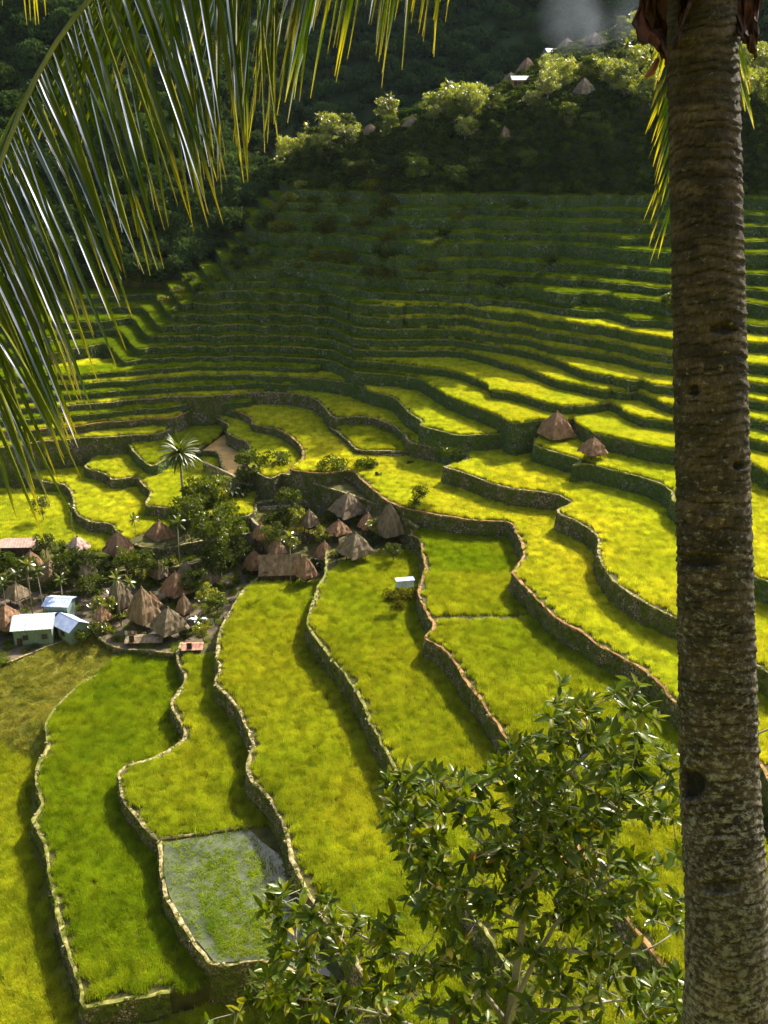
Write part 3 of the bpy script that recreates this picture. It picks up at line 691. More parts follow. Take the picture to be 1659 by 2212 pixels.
# ------------------------------------------------------------------ more materials
M['thatch'] = surf('thatch', [(.3, (.09, .062, .038)), (.55, (.22, .15, .09)), (.75, (.34, .25, .155))], 1.6, bump=.9, mapscale=(1, 1, .25), bscale=14)
M['thatch_old'] = surf('old_thatch', [(.3, (.09, .068, .044)), (.55, (.19, .145, .092)), (.75, (.31, .245, .155))], 1.6, bump=.9, mapscale=(1, 1, .25), bscale=14)
M['thatch_rust'] = surf('reddish_thatch', [(.3, (.12, .065, .036)), (.55, (.26, .15, .085)), (.75, (.38, .245, .15))], 1.6, bump=.9, mapscale=(1, 1, .25), bscale=14)
M['wood'] = surf('dark_wood', [(.3, (.035, .022, .014)), (.7, (.10, .065, .04))], 4, bump=.4, mapscale=(1, 1, .2))
M['rust_tin'] = surf('rusty_tin', [(.3, (.22, .09, .05)), (.55, (.42, .22, .16)), (.75, (.55, .42, .36))], 1.3, rough=.6, bump=.3, bscale=6)
M['pink_tin'] = surf('faded_red_tin', [(.3, (.42, .24, .19)), (.7, (.62, .46, .40))], 1.5, rough=.55, bump=.2)
M['white_tin'] = surf('white_tin', [(.35, (.42, .48, .60)), (.6, (.72, .77, .86))], .9, rough=.4, bump=.15, spec=.5)
M['blue_tin'] = surf('pale_blue_tin', [(.35, (.30, .38, .62)), (.65, (.50, .58, .82))], 1.2, rough=.4, bump=.15, spec=.5)
M['green_wall'] = surf('grey_green_boards', [(.3, (.10, .15, .13)), (.7, (.24, .31, .27))], 2, bump=.4, mapscale=(4, 4, .5))
M['orange_wall'] = surf('orange_boards', [(.3, (.30, .13, .03)), (.7, (.52, .26, .08))], 2, bump=.3)
M['grey_tin'] = surf('grey_tin', [(.3, (.16, .18, .20)), (.7, (.34, .36, .38))], 1.5, rough=.5, bump=.2)
M['cloth'] = surf('pale_sheet', [(.3, (.5, .5, .48)), (.7, (.78, .76, .72))], 4, bump=.2)
M['glass'] = surf('window_dark', [(.3, (.02, .025, .03)), (.7, (.05, .06, .06))], 4, rough=.2, bump=0, spec=.5)
M['bark'] = surf('bark', [(.3, (.07, .055, .035)), (.6, (.19, .165, .12)), (.8, (.34, .31, .25))], 3, bump=.6, mapscale=(1, 1, .4))
M['pale_bark'] = surf('pale_bark', [(.3, (.12, .11, .08)), (.6, (.28, .26, .20)), (.8, (.42, .40, .33))], 2, bump=.4, mapscale=(1, 1, .4))
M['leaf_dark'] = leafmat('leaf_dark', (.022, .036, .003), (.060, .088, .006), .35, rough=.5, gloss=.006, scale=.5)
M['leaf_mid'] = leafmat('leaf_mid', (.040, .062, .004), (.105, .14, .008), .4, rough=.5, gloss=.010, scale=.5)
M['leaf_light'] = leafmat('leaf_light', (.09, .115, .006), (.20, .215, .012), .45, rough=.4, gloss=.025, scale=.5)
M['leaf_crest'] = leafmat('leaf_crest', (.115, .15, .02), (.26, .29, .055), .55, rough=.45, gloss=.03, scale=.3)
M['leaf_forest'] = leafmat('leaf_forest', (.03, .055, .014), (.075, .115, .03), .25, (1.2, 1.2, .6), gloss=0, scale=.03)
M['leaf_olive'] = leafmat('leaf_olive', (.05, .065, .008), (.12, .12, .014), .3, gloss=0, scale=.2)
M['leaf_fg'] = leafmat('leaf_foreground', (.024, .046, .003), (.070, .112, .005), .36, (2.4, 2.0, .2), rough=.3, gloss=.04, scale=3)
M['leaf_yellow'] = leafmat('leaf_yellowing', (.40, .34, .02), (.52, .45, .03), .5, (1.4, 1.3, .4), gloss=.03, scale=3)
M['leaf_brown'] = leafmat('leaf_dead', (.16, .06, .02), (.30, .13, .04), .4, (1.4, 1.0, .4), gloss=.02, scale=3)
M['frond'] = leafmat('palm_leaflet', (.012, .026, .002), (.038, .065, .004),   .42, (1.8, 1.95, .2), rough=.14, gloss=.06, scale=1.4, tip=(.30, .24, .012))
M['rachis'] = surf('palm_rachis', [(.3, (.05, .07, .01)), (.7, (.14, .15, .03))], 3, rough=.5, bump=.1)
M['fibre'] = surf('palm_fibre', [(.3, (.008, .004, .003)), (.6, (.03, .011, .005)), (.8, (.14, .04, .012))], 5, bump=.9, mapscale=(1, 1, .2), bscale=30)
M['banana'] = leafmat('broad_leaf', (.05, .075, .008), (.12, .15, .02), .4, rough=.35, gloss=.03, scale=.6)

# ------------------------------------------------------------------ trees
def leaf_quads(vs, fs, c, n, rad, size, flat=.6, up=.4):
    for _ in range(n):
        while True:
            p = np.random.uniform(-1, 1, 3)
            if p @ p < 1: break
        p = p/(abs(np.linalg.norm(p))**.35+1e-6)
        q = Vector((c[0]+p[0]*rad, c[1]+p[1]*rad, c[2]+p[2]*rad*flat))
        nrm = (Vector(np.random.normal(0, 1, 3))+Vector(p)*.6+Vector((0, 0, up))).normalized()
        a = nrm.orthogonal().normalized(); a = Matrix.Rotation(random.uniform(0, 6.28), 3, nrm) @ a; b = nrm.cross(a)
        s_ = size*random.uniform(.6, 1.35); i = len(vs); bend = nrm*s_*.18
        vs += [q-a*s_, q-b*s_*.45, q+a*s_-bend, q+b*s_*.45]; fs += [[i, i+1, i+2, i+3]]
def tree_proto(name, h, cr, nclump, leaf, mats, trunk_r=.16, lean=.3, leaves=46, spread=.75, low=.35, bark='bark', flat=.7):
    root = empty(name); root.location = (0, 0, 0)
    mb = MB(); L = Vector((random.uniform(-lean, lean), random.uniform(-lean, lean), 0)); fork = h*low
    mb.tube([Vector((0, 0, -.5)), L*.2+Vector((0, 0, fork*.5)), L*.5+Vector((0, 0, fork))], [trunk_r*1.2, trunk_r, trunk_r*.8], 7)
    vs = []; fs = []; base = L*.5+Vector((0, 0, fork))
    for k in range(nclump):
        an = k*2.4+random.uniform(-.5, .5); rr = cr*math.sqrt(random.random())*spread; zz = fork+(h-fork)*random.uniform(.12, .95)
        rr *= math.sqrt(max(.1, 1-((zz-(h*.62))/(h*.5))**2))*1.25
        c = Vector((math.cos(an)*rr, math.sin(an)*rr, zz))+L
        if k % 2 == 0: mb.tube([base, base.lerp(c, .5)+Vector((0, 0, -.1*h*.3)), c], [trunk_r*.55, trunk_r*.3, trunk_r*.1], 5)
        leaf_quads(vs, fs, c, int(leaves*random.uniform(.6, 1.4)), cr*random.uniform(.24, .42), leaf, flat)
    mb.build('trunk', M[bark], root, True); mesh_obj('crown', vs, fs, M[mats], root); return root
def palm_proto(name, h, nf, fl, w, mats, trunk_r=.11, seg=7, blade=False, droop=1.0):
    root = empty(name); mb = MB(); L = Vector((random.uniform(-.3, .3), random.uniform(-.3, .3), 0))
    mb.tube([Vector((0, 0, -.5)), Vector((0, 0, h*.5))+L*.4, Vector((0, 0, h))+L], [trunk_r*1.2, trunk_r, trunk_r*.85], 7); mb.build('trunk', M['pale_bark'], root, True)
    vs = []; fs = []
    for k in range(nf):
        az_ = k*2.399+random.uniform(-.2, .2); el = R(75-100*(k/nf)+random.uniform(-10, 10)); p = Vector((0, 0, h))+L
        d_ = Vector((math.cos(az_)*math.cos(el), math.sin(az_)*math.cos(el), math.sin(el))); side = Vector((-math.sin(az_), math.cos(az_), 0)); l = fl*random.uniform(.8, 1.15)
        pts = []
        for q in range(seg+1):
            pts.append(p.copy()); p = p+d_*l/seg; d_ = (d_+Vector((0, 0, -.16*droop))).normalized()
        if blade:
            for q in range(seg):
                f0, f1 = q/seg, (q+1)/seg; w0, w1 = w*math.sin(PI*min(.98, f0*.85+.12)), w*math.sin(PI*min(.995, f1*.85+.12)); i = len(vs)
                vs += [pts[q]-side*w0, pts[q]-Vector((0, 0, w0*.35)), pts[q]+side*w0, pts[q+1]-side*w1, pts[q+1]-Vector((0, 0, w1*.35)), pts[q+1]+side*w1]
                fs += [[i, i+1, i+4, i+3], [i+1, i+2, i+5, i+4]]
        else:
            for q in range(1, seg*3):
                f0 = q/(seg*3); a = pts[int(f0*seg)].lerp(pts[min(seg, int(f0*seg)+1)], f0*seg % 1); ll = w*math.sin(PI*(f0*.8+.15))*1.1
                tg = (pts[min(seg, int(f0*seg)+1)]-pts[int(f0*seg)]).normalized()
                for sgn in (-1, 1):
                    e_ = a+(side*sgn*.8+tg*.5+Vector((0, 0, -.45*droop))).normalized()*ll; i = len(vs)
                    vs += [a-tg*.04*fl, a+tg*.04*fl, e_]; fs += [[i, i+1, i+2]]
    mesh_obj('crown', vs, fs, M[mats], root); return root
def shrub_proto(name, r, n, leaf, mats, blades=False):
    root = empty(name); vs = []; fs = []; mb = MB()
    for k in range(n):
        a = random.uniform(0, 6.28); q = r*random.uniform(0, .8); c = Vector((math.cos(a)*q, math.sin(a)*q, r*random.uniform(.25, .9)))
        mb.tube([Vector((0, 0, -.2)), c*.5, c], [.05, .035, .015], 4, False); leaf_quads(vs, fs, c, 34, r*.36, leaf, .8)
    mb.build('stem', M['bark'], root); mesh_obj('crown', vs, fs, M[mats], root); return root
USED = set()
def place(proto, loc, rz, scale, label, cat, group=None):
    o = proto if proto.name not in USED else None
    if o is None: o = copy_tree(proto)
    else: USED.add(proto.name)
    o.location = loc; o.rotation_euler = (0, 0, rz); o.scale = (scale, scale, scale*random.uniform(.92, 1.1)); tag(o, label, cat, group); return o
def gpt(x, y, z0=3.0):
    z = z0
    for _ in range(8):
        p = un(x, y, z); zn = ground(p.x, p.y)
        if abs(zn-z) < .01: break
        z = zn
    return un(x, y, z)
PT = {
 'round': tree_proto('broadleaf_tree', 6.5, 2.9, 26, .30, 'leaf_mid'),
 'dark': tree_proto('broadleaf_tree', 7.0, 3.0, 30, .28, 'leaf_dark', leaves=60),
 'light': tree_proto('broadleaf_tree', 6.0, 2.6, 22, .28, 'leaf_light'),
 'loose': tree_proto('broadleaf_tree', 9.0, 3.4, 24, .34, 'leaf_mid', leaves=36, low=.4),
 'breadfruit': tree_proto('broadleaf_tree', 9.0, 3.0, 30, .42, 'leaf_mid', leaves=34, low=.3),
 'crest1': tree_proto('broadleaf_tree', 8.0, 3.4, 26, .36, 'leaf_crest', leaves=42, bark='pale_bark'),
 'crest2': tree_proto('broadleaf_tree', 11.0, 3.6, 30, .38, 'leaf_crest', leaves=38, bark='pale_bark', low=.45),
 'crest3': tree_proto('broadleaf_tree', 7.0, 3.6, 26, .36, 'leaf_mid', leaves=46),
 'areca': palm_proto('areca_palm', 9.0, 13, 1.9, .55, 'leaf_mid', trunk_r=.10),
 'areca2': palm_proto('areca_palm', 10.5, 12, 1.9, .55, 'leaf_light', trunk_r=.10),
 'bananaplant': palm_proto('banana_plant', 2.2, 11, 2.4, .34, 'banana', trunk_r=.13, blade=True, droop=1.2),
 'tallpalm': palm_proto('broad_leaf_palm', 12.6, 74, 4.0, .26, 'leaf_mid', trunk_r=.22, blade=True, droop=1.0),
 'shrub': shrub_proto('shrub', 1.5, 16, .20, 'leaf_mid'),
 'shrub2': shrub_proto('shrub', 1.5, 16, .20, 'leaf_light'),
 'shrubd': shrub_proto('shrub', 1.5, 18, .20, 'leaf_dark'),
 'dry': shrub_proto('dry_shrub', 1.6, 18, .20, 'leaf_olive'),
}
GV = 'village trees'
VT = [  # kind, x, y(base), scale, label
 ('loose', 600, 1062, .95, 'taller leafy tree against the wall left of the wide hut'), ('breadfruit', 540, 1062, .9, 'leafy tree below the bare brown plot corner'), ('loose', 722, 1080, .9, 'leafy tree right of the wide hut against the wall'),
 ('breadfruit', 790, 1080, .85, 'leafy tree between the banana plants and the steep dark hut'), ('round', 700, 1110, .8, 'green tree left of the big hut with the blue sheet'), ('breadfruit', 625, 1140, .8, 'leafy tree at the right part of the olive plot'), ('light', 880, 1140, .7, 'light tree right of the steep dark hut'),
 ('loose', 448, 1150, 1.12, 'tallest leafy tree directly right of the tall palm'), ('loose', 415, 1185, 1.0, 'tall leafy tree in front of the tall palm trunk'), ('breadfruit', 500, 1185, .95, 'big leafy tree right of the tallest one in the village middle'), ('loose', 470, 1225, 1.1, 'leafy tree in the village middle, lowest of the tall clump'), ('breadfruit', 520, 1140, 1.0, 'pale-leaved tree left of the olive garden plot'), ('round', 545, 1075, .9, 'round tree between the bare brown plot and the wide hut'),
 ('tallpalm', 400, 1128, 1.08, 'tall palm with broad drooping pale-tipped leaves above the village huts'),
 ('breadfruit', 432, 1150, 1.0, 'dense leafy tree directly under the tall broad-leaved palm'),
 ('breadfruit', 470, 1165, .9, 'leafy tree right of the tall broad-leaved palm, with pale glinting leaves'),
 ('round', 505, 1190, .95, 'round green tree left of the walled olive plot'),
 ('loose', 455, 1215, .85, 'loose tree in the middle of the village below the tall palm'),
 ('dark', 478, 1262, .95, 'dark bushy tree left of the small square hut by the long roof'),
 ('dark', 425, 1300, .75, 'dark bushy tree right of the front huts, upper of three'),
 ('light', 450, 1325, .75, 'bright green tree between the front huts and the white-rimmed wall'),
 ('light', 440, 1388, .55, 'small light tree at the right corner of the front huts'),
 ('round', 310, 1250, .75, 'green tree below the pointed hut with the pale base'),
 ('round', 275, 1248, .72, 'green tree beside the fruit trees, left of the tree under the pale-based hut'),
 ('round', 345, 1258, .7, 'green tree just behind the rust-ridged roof of the front cluster'),
 ('dark', 160, 1268, 1.0, 'very dark tree right of the pointed hut above the blue-white house'),
 ('dark', 190, 1250, .7, 'dark tree behind the very dark tree in the left half of the village'),
 ('light', 228, 1345, .8, 'yellow-green tree left of the front huts, right of the blue roofs'),
 ('round', 205, 1310, .8, 'green tree above the blue roofs'),
 ('light', 215, 1378, .5, 'small yellow-green tree at the top of the grass bank'),
 ('round', 100, 1205, .65, 'small tree behind the left pointed hut'),
 ('round', 130, 1215, .6, 'small tree between the left pointed hut and the pinkish pointed roof'),
 ('dark', 30, 1262, .7, 'dark tree under the hanging palm leaflets at the left edge'),
 ('light', 590, 1080, .7, 'light green tree left of the wide hut below the yellow field edge'),
 ('round', 560, 1150, .6, 'green tree inside the walled olive plot'),
 ('round', 610, 1160, .75, 'green tree in front of the walled olive plot'),
 ('light', 640, 1150, .7, 'light green tree between the olive plot and the big grey-roofed hut'),
 ('round', 588, 1190, .7, 'green tree above the long brown roof, left one'),
 ('light', 625, 1195, .6, 'light green tree above the long brown roof, right one'),
 ('light', 700, 1185, .7, 'light green tree between the long brown roof and the dark low roof'),
 ('light', 812, 1165, .7, 'pale green tree just left of the steep dark hut roof'),
 ('round', 795, 1120, .6, 'green tree right of the big hut with the blue sheet'),
 ('round', 850, 1215, .5, 'small tree below the dark low roof at the field edge'),
 ('round', 880, 1110, .55, 'round bush-like tree behind the steep dark hut roof'),
 ('loose', 95, 1128, .55, 'small dark-stemmed tree in the yellow field at the far left'),
 ('round', 560, 1062, .7, 'green tree left of the banana plants under the yellow field edge'), ('dark', 585, 1060, .7, 'dark tree at the foot of the tall wall left of the wide hut'),
 ('round', 612, 1075, .65, 'round tree immediately left of the wide hut'), ('light', 712, 1068, .6, 'pale green tree immediately right of the wide hut'), ('dark', 800, 1100, .6, 'dark tree under the yellow field edge right of the big hut'),
 ('loose', 530, 1150, .7, 'leafy tree at the left tip of the walled olive plot'), ('dark', 520, 1220, .7, 'dark tree left of the small square hut'), ('round', 400, 1170, .7, 'green tree at the foot of the tall palm'),
 ('dark', 360, 1210, .6, 'dark tree behind the rusty-sided hut'), ('round', 60, 1260, .7, 'tree between the left edge huts'), ('dark', 235, 1265, .65, 'dark tree below the left back-row pointed hut'),
 ('light', 180, 1290, .6, 'light tree in the gap above the blue roofs'), ('round', 470, 1330, .6, 'tree against the long field wall, middle of the village edge'), ('round', 905, 1090, .5, 'round tree at the right tip of the village'),
 ('round', 470, 1060, .5, 'small pale-leaved tree behind the tall palm'),
 ('crest1', 480, 1085, .6, 'pale-leaved tree right behind the tall palm crown'),
]
for kind, x, y, sc, lab in VT:
    p = gpt(x, y); place(PT[kind], p, random.uniform(0, 6.28), sc, lab, 'palm tree' if kind == 'tallpalm' else 'tree', GV)
AR = [('areca', 18, 1345, .75, 'slender palm trunk left of the blue-white house'), ('areca', 45, 1330, .8, 'slender palm just behind the white roof'),
 ('areca2', 70, 1325, .85, 'slender palm behind the ridge of the white roof'), ('areca', 95, 1322, .85, 'slender palm in front of the left pointed hut'),
 ('areca2', 262, 1352, .85, 'slender pale palm in front of the twin front roofs'), ('areca2', 290, 1350, .7, 'shorter slender palm between the twin front roofs'),
 ('areca', 389, 1228, .85, 'slender palm beside the pale-based pointed hut'), ('areca', 158, 1155, .6, 'slender palm at the wall behind the pinkish pointed roof'),
 ('areca2', 628, 1262, .75, 'slender palm in front of the long brown roof'), ('areca', 894, 1165, .7, 'slender palm at the end of the fields right of the steep dark roof'),
 ('areca', 140, 1330, .75, 'slender palm behind the pale blue roof'), ('areca2', 300, 1205, .65, 'slender palm between the two pointed huts of the back row'),
 ('areca', 662, 1072, .5, 'slender palm in front of the wide hut below the yellow field edge')]
for kind, x, y, sc, lab in AR:
    p = gpt(x, y); place(PT[kind], p, random.uniform(0, 6.28), sc, lab, 'palm tree', 'slender village palms')
BN = [(745, 1062, 1.1, 'banana plant with pale glinting leaves behind the big hut with the blue sheet'), (765, 1070, 1.0, 'banana plant right of the pale glinting one'),
 (480, 1130, .9, 'banana plant right of the tall palm trunk'), (500, 1080, .8, 'banana plant at the edge of the bare brown plot'), (430, 1360, .7, 'banana plant right of the front hut'),
 (640, 1075, .6, 'banana plant left of the wide hut'), (695, 1230, .6, 'banana plant at the corner of the two long fields'), (590, 1215, .6, 'banana plant by the small square hut'), (240, 1310, .7, 'banana plant left of the twin front roofs')]
for x, y, sc, lab in BN: place(PT['bananaplant'], gpt(x, y), random.uniform(0, 6.28), sc, lab, 'banana plant', 'village banana plants')
HUTPX = [(70, 1380, 'blue-white house'), (148, 1370, 'angled blue shed'), (358, 1374, 'frontmost hut'), (303, 1345, 'tall twin front roof'), (254, 1310, 'dim hut behind slender palms'), (375, 1290, 'dark rusty-sided hut'), (249, 1200, 'left back-row pointed hut'), (339, 1178, 'pale-based pointed hut'), (100, 1258, 'hut above the blue-white house'), (20, 1298, 'low dark left-edge hut'), (547, 1234, 'small square hut'), (604, 1250, 'long brown roof'), (660, 1250, 'orange-ridged hut'), (752, 1120, 'hut with the blue sheet'), (731, 1158, 'white-ridged hut'), (768, 1205, 'broad dark old roof'), (842, 1160, 'steep dark hut'), (450, 1250, 'half-hidden middle hut'), (160, 1230, 'very dark tree'), (640, 1140, 'olive garden plot')]
SH = []; VSEEN = set()
for k in range(62):
    x = random.uniform(0, 860); y0 = 1240+(x < 470)*0; 
    lo, hi = (1205, 1392) if x < 470 else (1120, 1250)
    if x > 700: hi = 1205
    SH.append((x, random.uniform(lo, hi)))
for k, (x, y) in enumerate(SH):
    nh = min(HUTPX, key=lambda h_: abs(h_[0]-x)+abs(h_[1]-y)); lb_ = ('green', 'pale green', 'dark green')[k % 3]+' shrub '+('left' if x < nh[0]-12 else 'right' if x > nh[0]+12 else 'in front' if y > nh[1] else 'at the back')+' of the '+nh[2]
    if lb_ in VSEEN: continue
    VSEEN.add(lb_)
    place(PT[('shrub', 'shrub2', 'shrubd')[k % 3]], gpt(x, y), random.uniform(0, 6), random.uniform(.5, 1.1), lb_, 'shrub', 'shrubs between the village huts')
for x, y, sc, lab in ((845,1296,1.0,'dry brown shrub heap left of the wall end under the blue tank'), (870,1300,1.2,'dry brown shrub heap directly under the blue tank'), (895,1292,.9,'dry brown shrub heap right of the blue tank'),(860,1318,.8,'dry brown shrub at the foot of the wall below the blue tank')):
    place(PT['dry'], gpt(x, y, 8), random.uniform(0, 6), sc, lab, 'shrub', 'dry shrubs under the blue tank')
for x, y, sc, k, lab in ((955,985,1.1,'shrubd','dark shrub on the notch of the wall left of the wide yellow field'), (985,990,1.0,'shrubd','dark shrub in the notch, right one'), (1165,975,1.2,'shrubd','dark shrub left below the larger lone hut'),(1195,985,1.3,'shrubd','dark shrub right below the larger lone hut'),
    (1100,930,1.0,'shrub','shrub on the wall left of the larger lone hut'),(1130,925,1.0,'shrub','shrub between the wall and the larger lone hut'),(1250,1025,1.2,'shrubd','dark shrub under the smaller lone hut'),(1320,1040,1.1,'shrub2','pale green shrub right below the smaller lone hut'),
    (1300,955,1.2,'shrubd','dark shrub behind the smaller lone hut'),(1350,975,1.2,'shrubd','dark shrub right of the smaller lone hut'),(1400,985,1.2,'shrubd','dark shrub halfway from the smaller lone hut to the trunk'),(1440,990,1.1,'shrubd','dark shrub beside the trunk, in line with the lone huts'),
    (1270,940,1.1,'shrubd','dark shrub between the two lone huts'),(815,1030,.55,'shrubd','small dark plant standing in the yellow field right of the banana plants'),(886,1005,.5,'shrubd','small dark plant at the far edge of the yellow field'),(1243,810,.6,'shrubd','small dark plant on the narrow steps above the larger lone hut')):
    place(PT[k], gpt(x, y, 17), random.uniform(0, 6), sc, lab, 'shrub', None)

# ------------------------------------------------------------------ huts and houses
def roof_mesh(a, h, jit=.075, flare=.12, rows=9, cols=7):
    """four-sided thatched pyramid: slightly curved sides, soft corners, ragged eave, underside"""
    vs = []; fs = []; n = 4*cols
    for r_ in range(rows+1):
        f = r_/rows; hw = a/2*(1-f)**.92*(1+flare*(1-f)**4*0)+.05
        z = h*(f+.10*math.sin(PI*f))
        for k in range(n):
            s_, q = divmod(k, cols); u = q/cols*2-1
            x, y = {0: (u, -1), 1: (1, u), 2: (-u, 1), 3: (-1, -u)}[s_]
            L_ = math.hypot(x, y); rd = 1-.025*(L_-1)/.414
            j_ = 1+random.uniform(-jit, jit)*(1.0 if r_ else 1.2)
            vs.append(Vector((x*hw*rd*j_, y*hw*rd*j_, z-(random.uniform(0, .14) if r_ == 0 else 0)+random.uniform(-jit, jit)*.6)))
    for r_ in range(rows):
        for k in range(n): fs.append([r_*n+k, r_*n+(k+1) % n, (r_+1)*n+(k+1) % n, (r_+1)*n+k])
    fs.append([rows*n+k for k in range(n)])
    b = len(vs)
    for k in range(n): vs.append(vs[k]*.82+Vector((0, 0, .12)))
    for k in range(n): fs.append([b+k, b+(k+1) % n, (k+1) % n, k])
    fs.append([b+k for k in range(n)][::-1]); return vs, fs
def hut(x, ey, ay, wpx, label, mat='thatch', rot=35, eave=1.7, zg=None, cat='hut', group=None):
    if zg is None: zg = gpt(x, ey+12, 3).z
    p = un(x, ey, zg+eave); dd = proj(p)[2]; wpx *= 1.1; sc = dd*T*1.5/1659; dep = math.atan2(H-p.z, math.hypot(p.x, p.y))
    th = R(rot); a = wpx*sc/(math.cos(th)+math.sin(th)); rc = a*.5*(math.cos(th)+math.sin(th))
    h = max(((ey-ay)*sc-rc*math.sin(dep))/math.cos(dep), .62*a)
    e = empty('thatched_hut', (p.x, p.y+rc*.95, zg), R(rot)+math.atan2(-p.x, p.y))
    vs, fs = roof_mesh(a, h); rf = mesh_obj('roof', [v+Vector((0, 0, eave)) for v in vs], fs, M[mat], e)
    mb = MB(); mb.box((0, 0, eave+h*1.0+.03), (.3, .3, .35), Matrix.Rotation(.4, 3, 'Z'), .5, .04); mb.build('ridge_cap', M['thatch_old'], rf)
    b = MB(); b.box((0, 0, eave*.5+.62), (a*.52, a*.52, eave-.55), taper=1.08); b.build('body', M['wood'], e)
    d_ = MB(); d_.box((0, -a*.27, eave*.5+.55), (.6, .06, eave*.5)); d_.build('door', M['glass'], e)
    for sx in (-1, 1):
        for sy in (-1, 1):
            t = MB(); t.tube([Vector((sx*a*.24, sy*a*.24, -.4)), Vector((sx*a*.24, sy*a*.24, .75))], .09, 6); t.build('post', M['wood'], e)
    t = MB()
    for q in (-.2, .2): t.box((q, -a*.42, .38), (.05, .05, 1.1), Matrix.Rotation(-.55, 3, 'X'))
    for q in range(4): t.box((0, -a*.46+q*.1, .1+q*.2), (.42, .04, .04))
    t.build('ladder', M['wood'], e)
    tag(e, label, cat, group); return e
GH = 'thatched village huts'
HUTS = [
 (358,1374,1312,80,'frontmost thatched hut of the village, with the widest grey-brown roof, above the greenest field','thatch_old',28),
 (303,1350,1268,74,'tall thatched hut left of and behind the frontmost hut','thatch',38),
 (254,1318,1252,60,'dim thatched hut left of the tall twin roof, half behind slender palms','thatch_old',30),
 (375,1292,1234,68,'dark thatched hut with a rusty right side, second row above the frontmost hut','thatch_rust',35),
 (398,1260,1212,46,'small thatched hut behind the dark rusty-sided one','thatch_old',40),
 (395,1328,1284,38,'narrow thatched hut squeezed right of the frontmost hut','thatch',40),
 (249,1202,1148,66,'pointed thatched hut against the dark wall, left one of the back row pair','thatch_rust',36),
 (339,1178,1124,70,'pointed thatched hut with a pale base at the top of the back row','thatch_rust',28),
 (162,1192,1160,50,'small faded pink roof hut at the far left of the back row','pink_tin',35),
 (100,1258,1210,66,'pointed thatched hut above the blue-white house','thatch',35),
 (2,1364,1306,78,'thatched hut cut off by the left edge of the photo, beside the green-walled house','thatch_rust',35),
 (26,1298,1262,58,'low dark thatched hut under the hanging leaflets at the left edge','thatch_old',35),
 (547,1234,1188,48,'small square-looking thatched hut at the left end of the long roof','thatch_rust',32),
 (660,1252,1202,50,'pointed thatched hut with orange ridges right of the long roof','thatch_rust',38),
 (752,1120,1070,84,'large grey-brown thatched hut with a pale blue sheet on its left side','thatch_old',30),
 (731,1158,1124,52,'thatched hut with a white ridge in front of the large grey-brown one','thatch_rust',34),
 (667,1140,1100,44,'small dim thatched hut at the right end of the walled olive plot','thatch_old',34),
 (666,1074,1024,90,'wide dark thatched hut tucked under the edge of the yellow fields','thatch_old',30),
 (842,1162,1086,62,'steep dark thatched hut at the right end of the village','thatch_old',30),
 (216,1346,1308,42,'small thatched hut behind the yellow-green tree right of the blue roofs','thatch_rust',35),
 (562,1168,1130,42,'small thatched hut left of the round trees above the long roof','thatch_rust',32),
 (700,1212,1168,46,'reddish pointed thatched hut behind the orange-ridged one','thatch_rust',38),
 (596,1200,1162,40,'thatched hut just above the long brown roof','thatch',34),
 (795,1146,1108,46,'thatched hut between the large grey-brown hut and the steep dark one','thatch_rust',36),
 (60,1228,1190,48,'thatched hut just below the long faded pink roof','thatch_rust',36),
 (340,1252,1212,44,'thatched hut between the dark rusty-sided one and the pale-based one','thatch_old',36),
 (452,1262,1226,40,'thatched hut half hidden right of the small middle hut','thatch',32),
 (180,1246,1208,46,'thatched hut below the left back-row pointed hut','thatch_old',34),
 (322,1318,1280,44,'thatched hut between the twin front roofs','thatch_rust',32),
 (768,1208,1150,80,'broad dark old thatched roof above the corner of the long field','thatch_old',34),
]
for x, ey, ay, w, lab, mt, rot in HUTS: hut(x, ey, ay, w, lab, mt, rot, group=GH)
hut(1208, 951, 888, 84, 'larger of two lone thatched huts standing among the sunlit terraces', 'thatch_rust', 38, 1.2, 20.5)
hut(1287, 986, 944, 64, 'smaller lone thatched hut on stilts at the wall edge among the sunlit terraces', 'thatch_rust', 40, 1.5, 20.5)
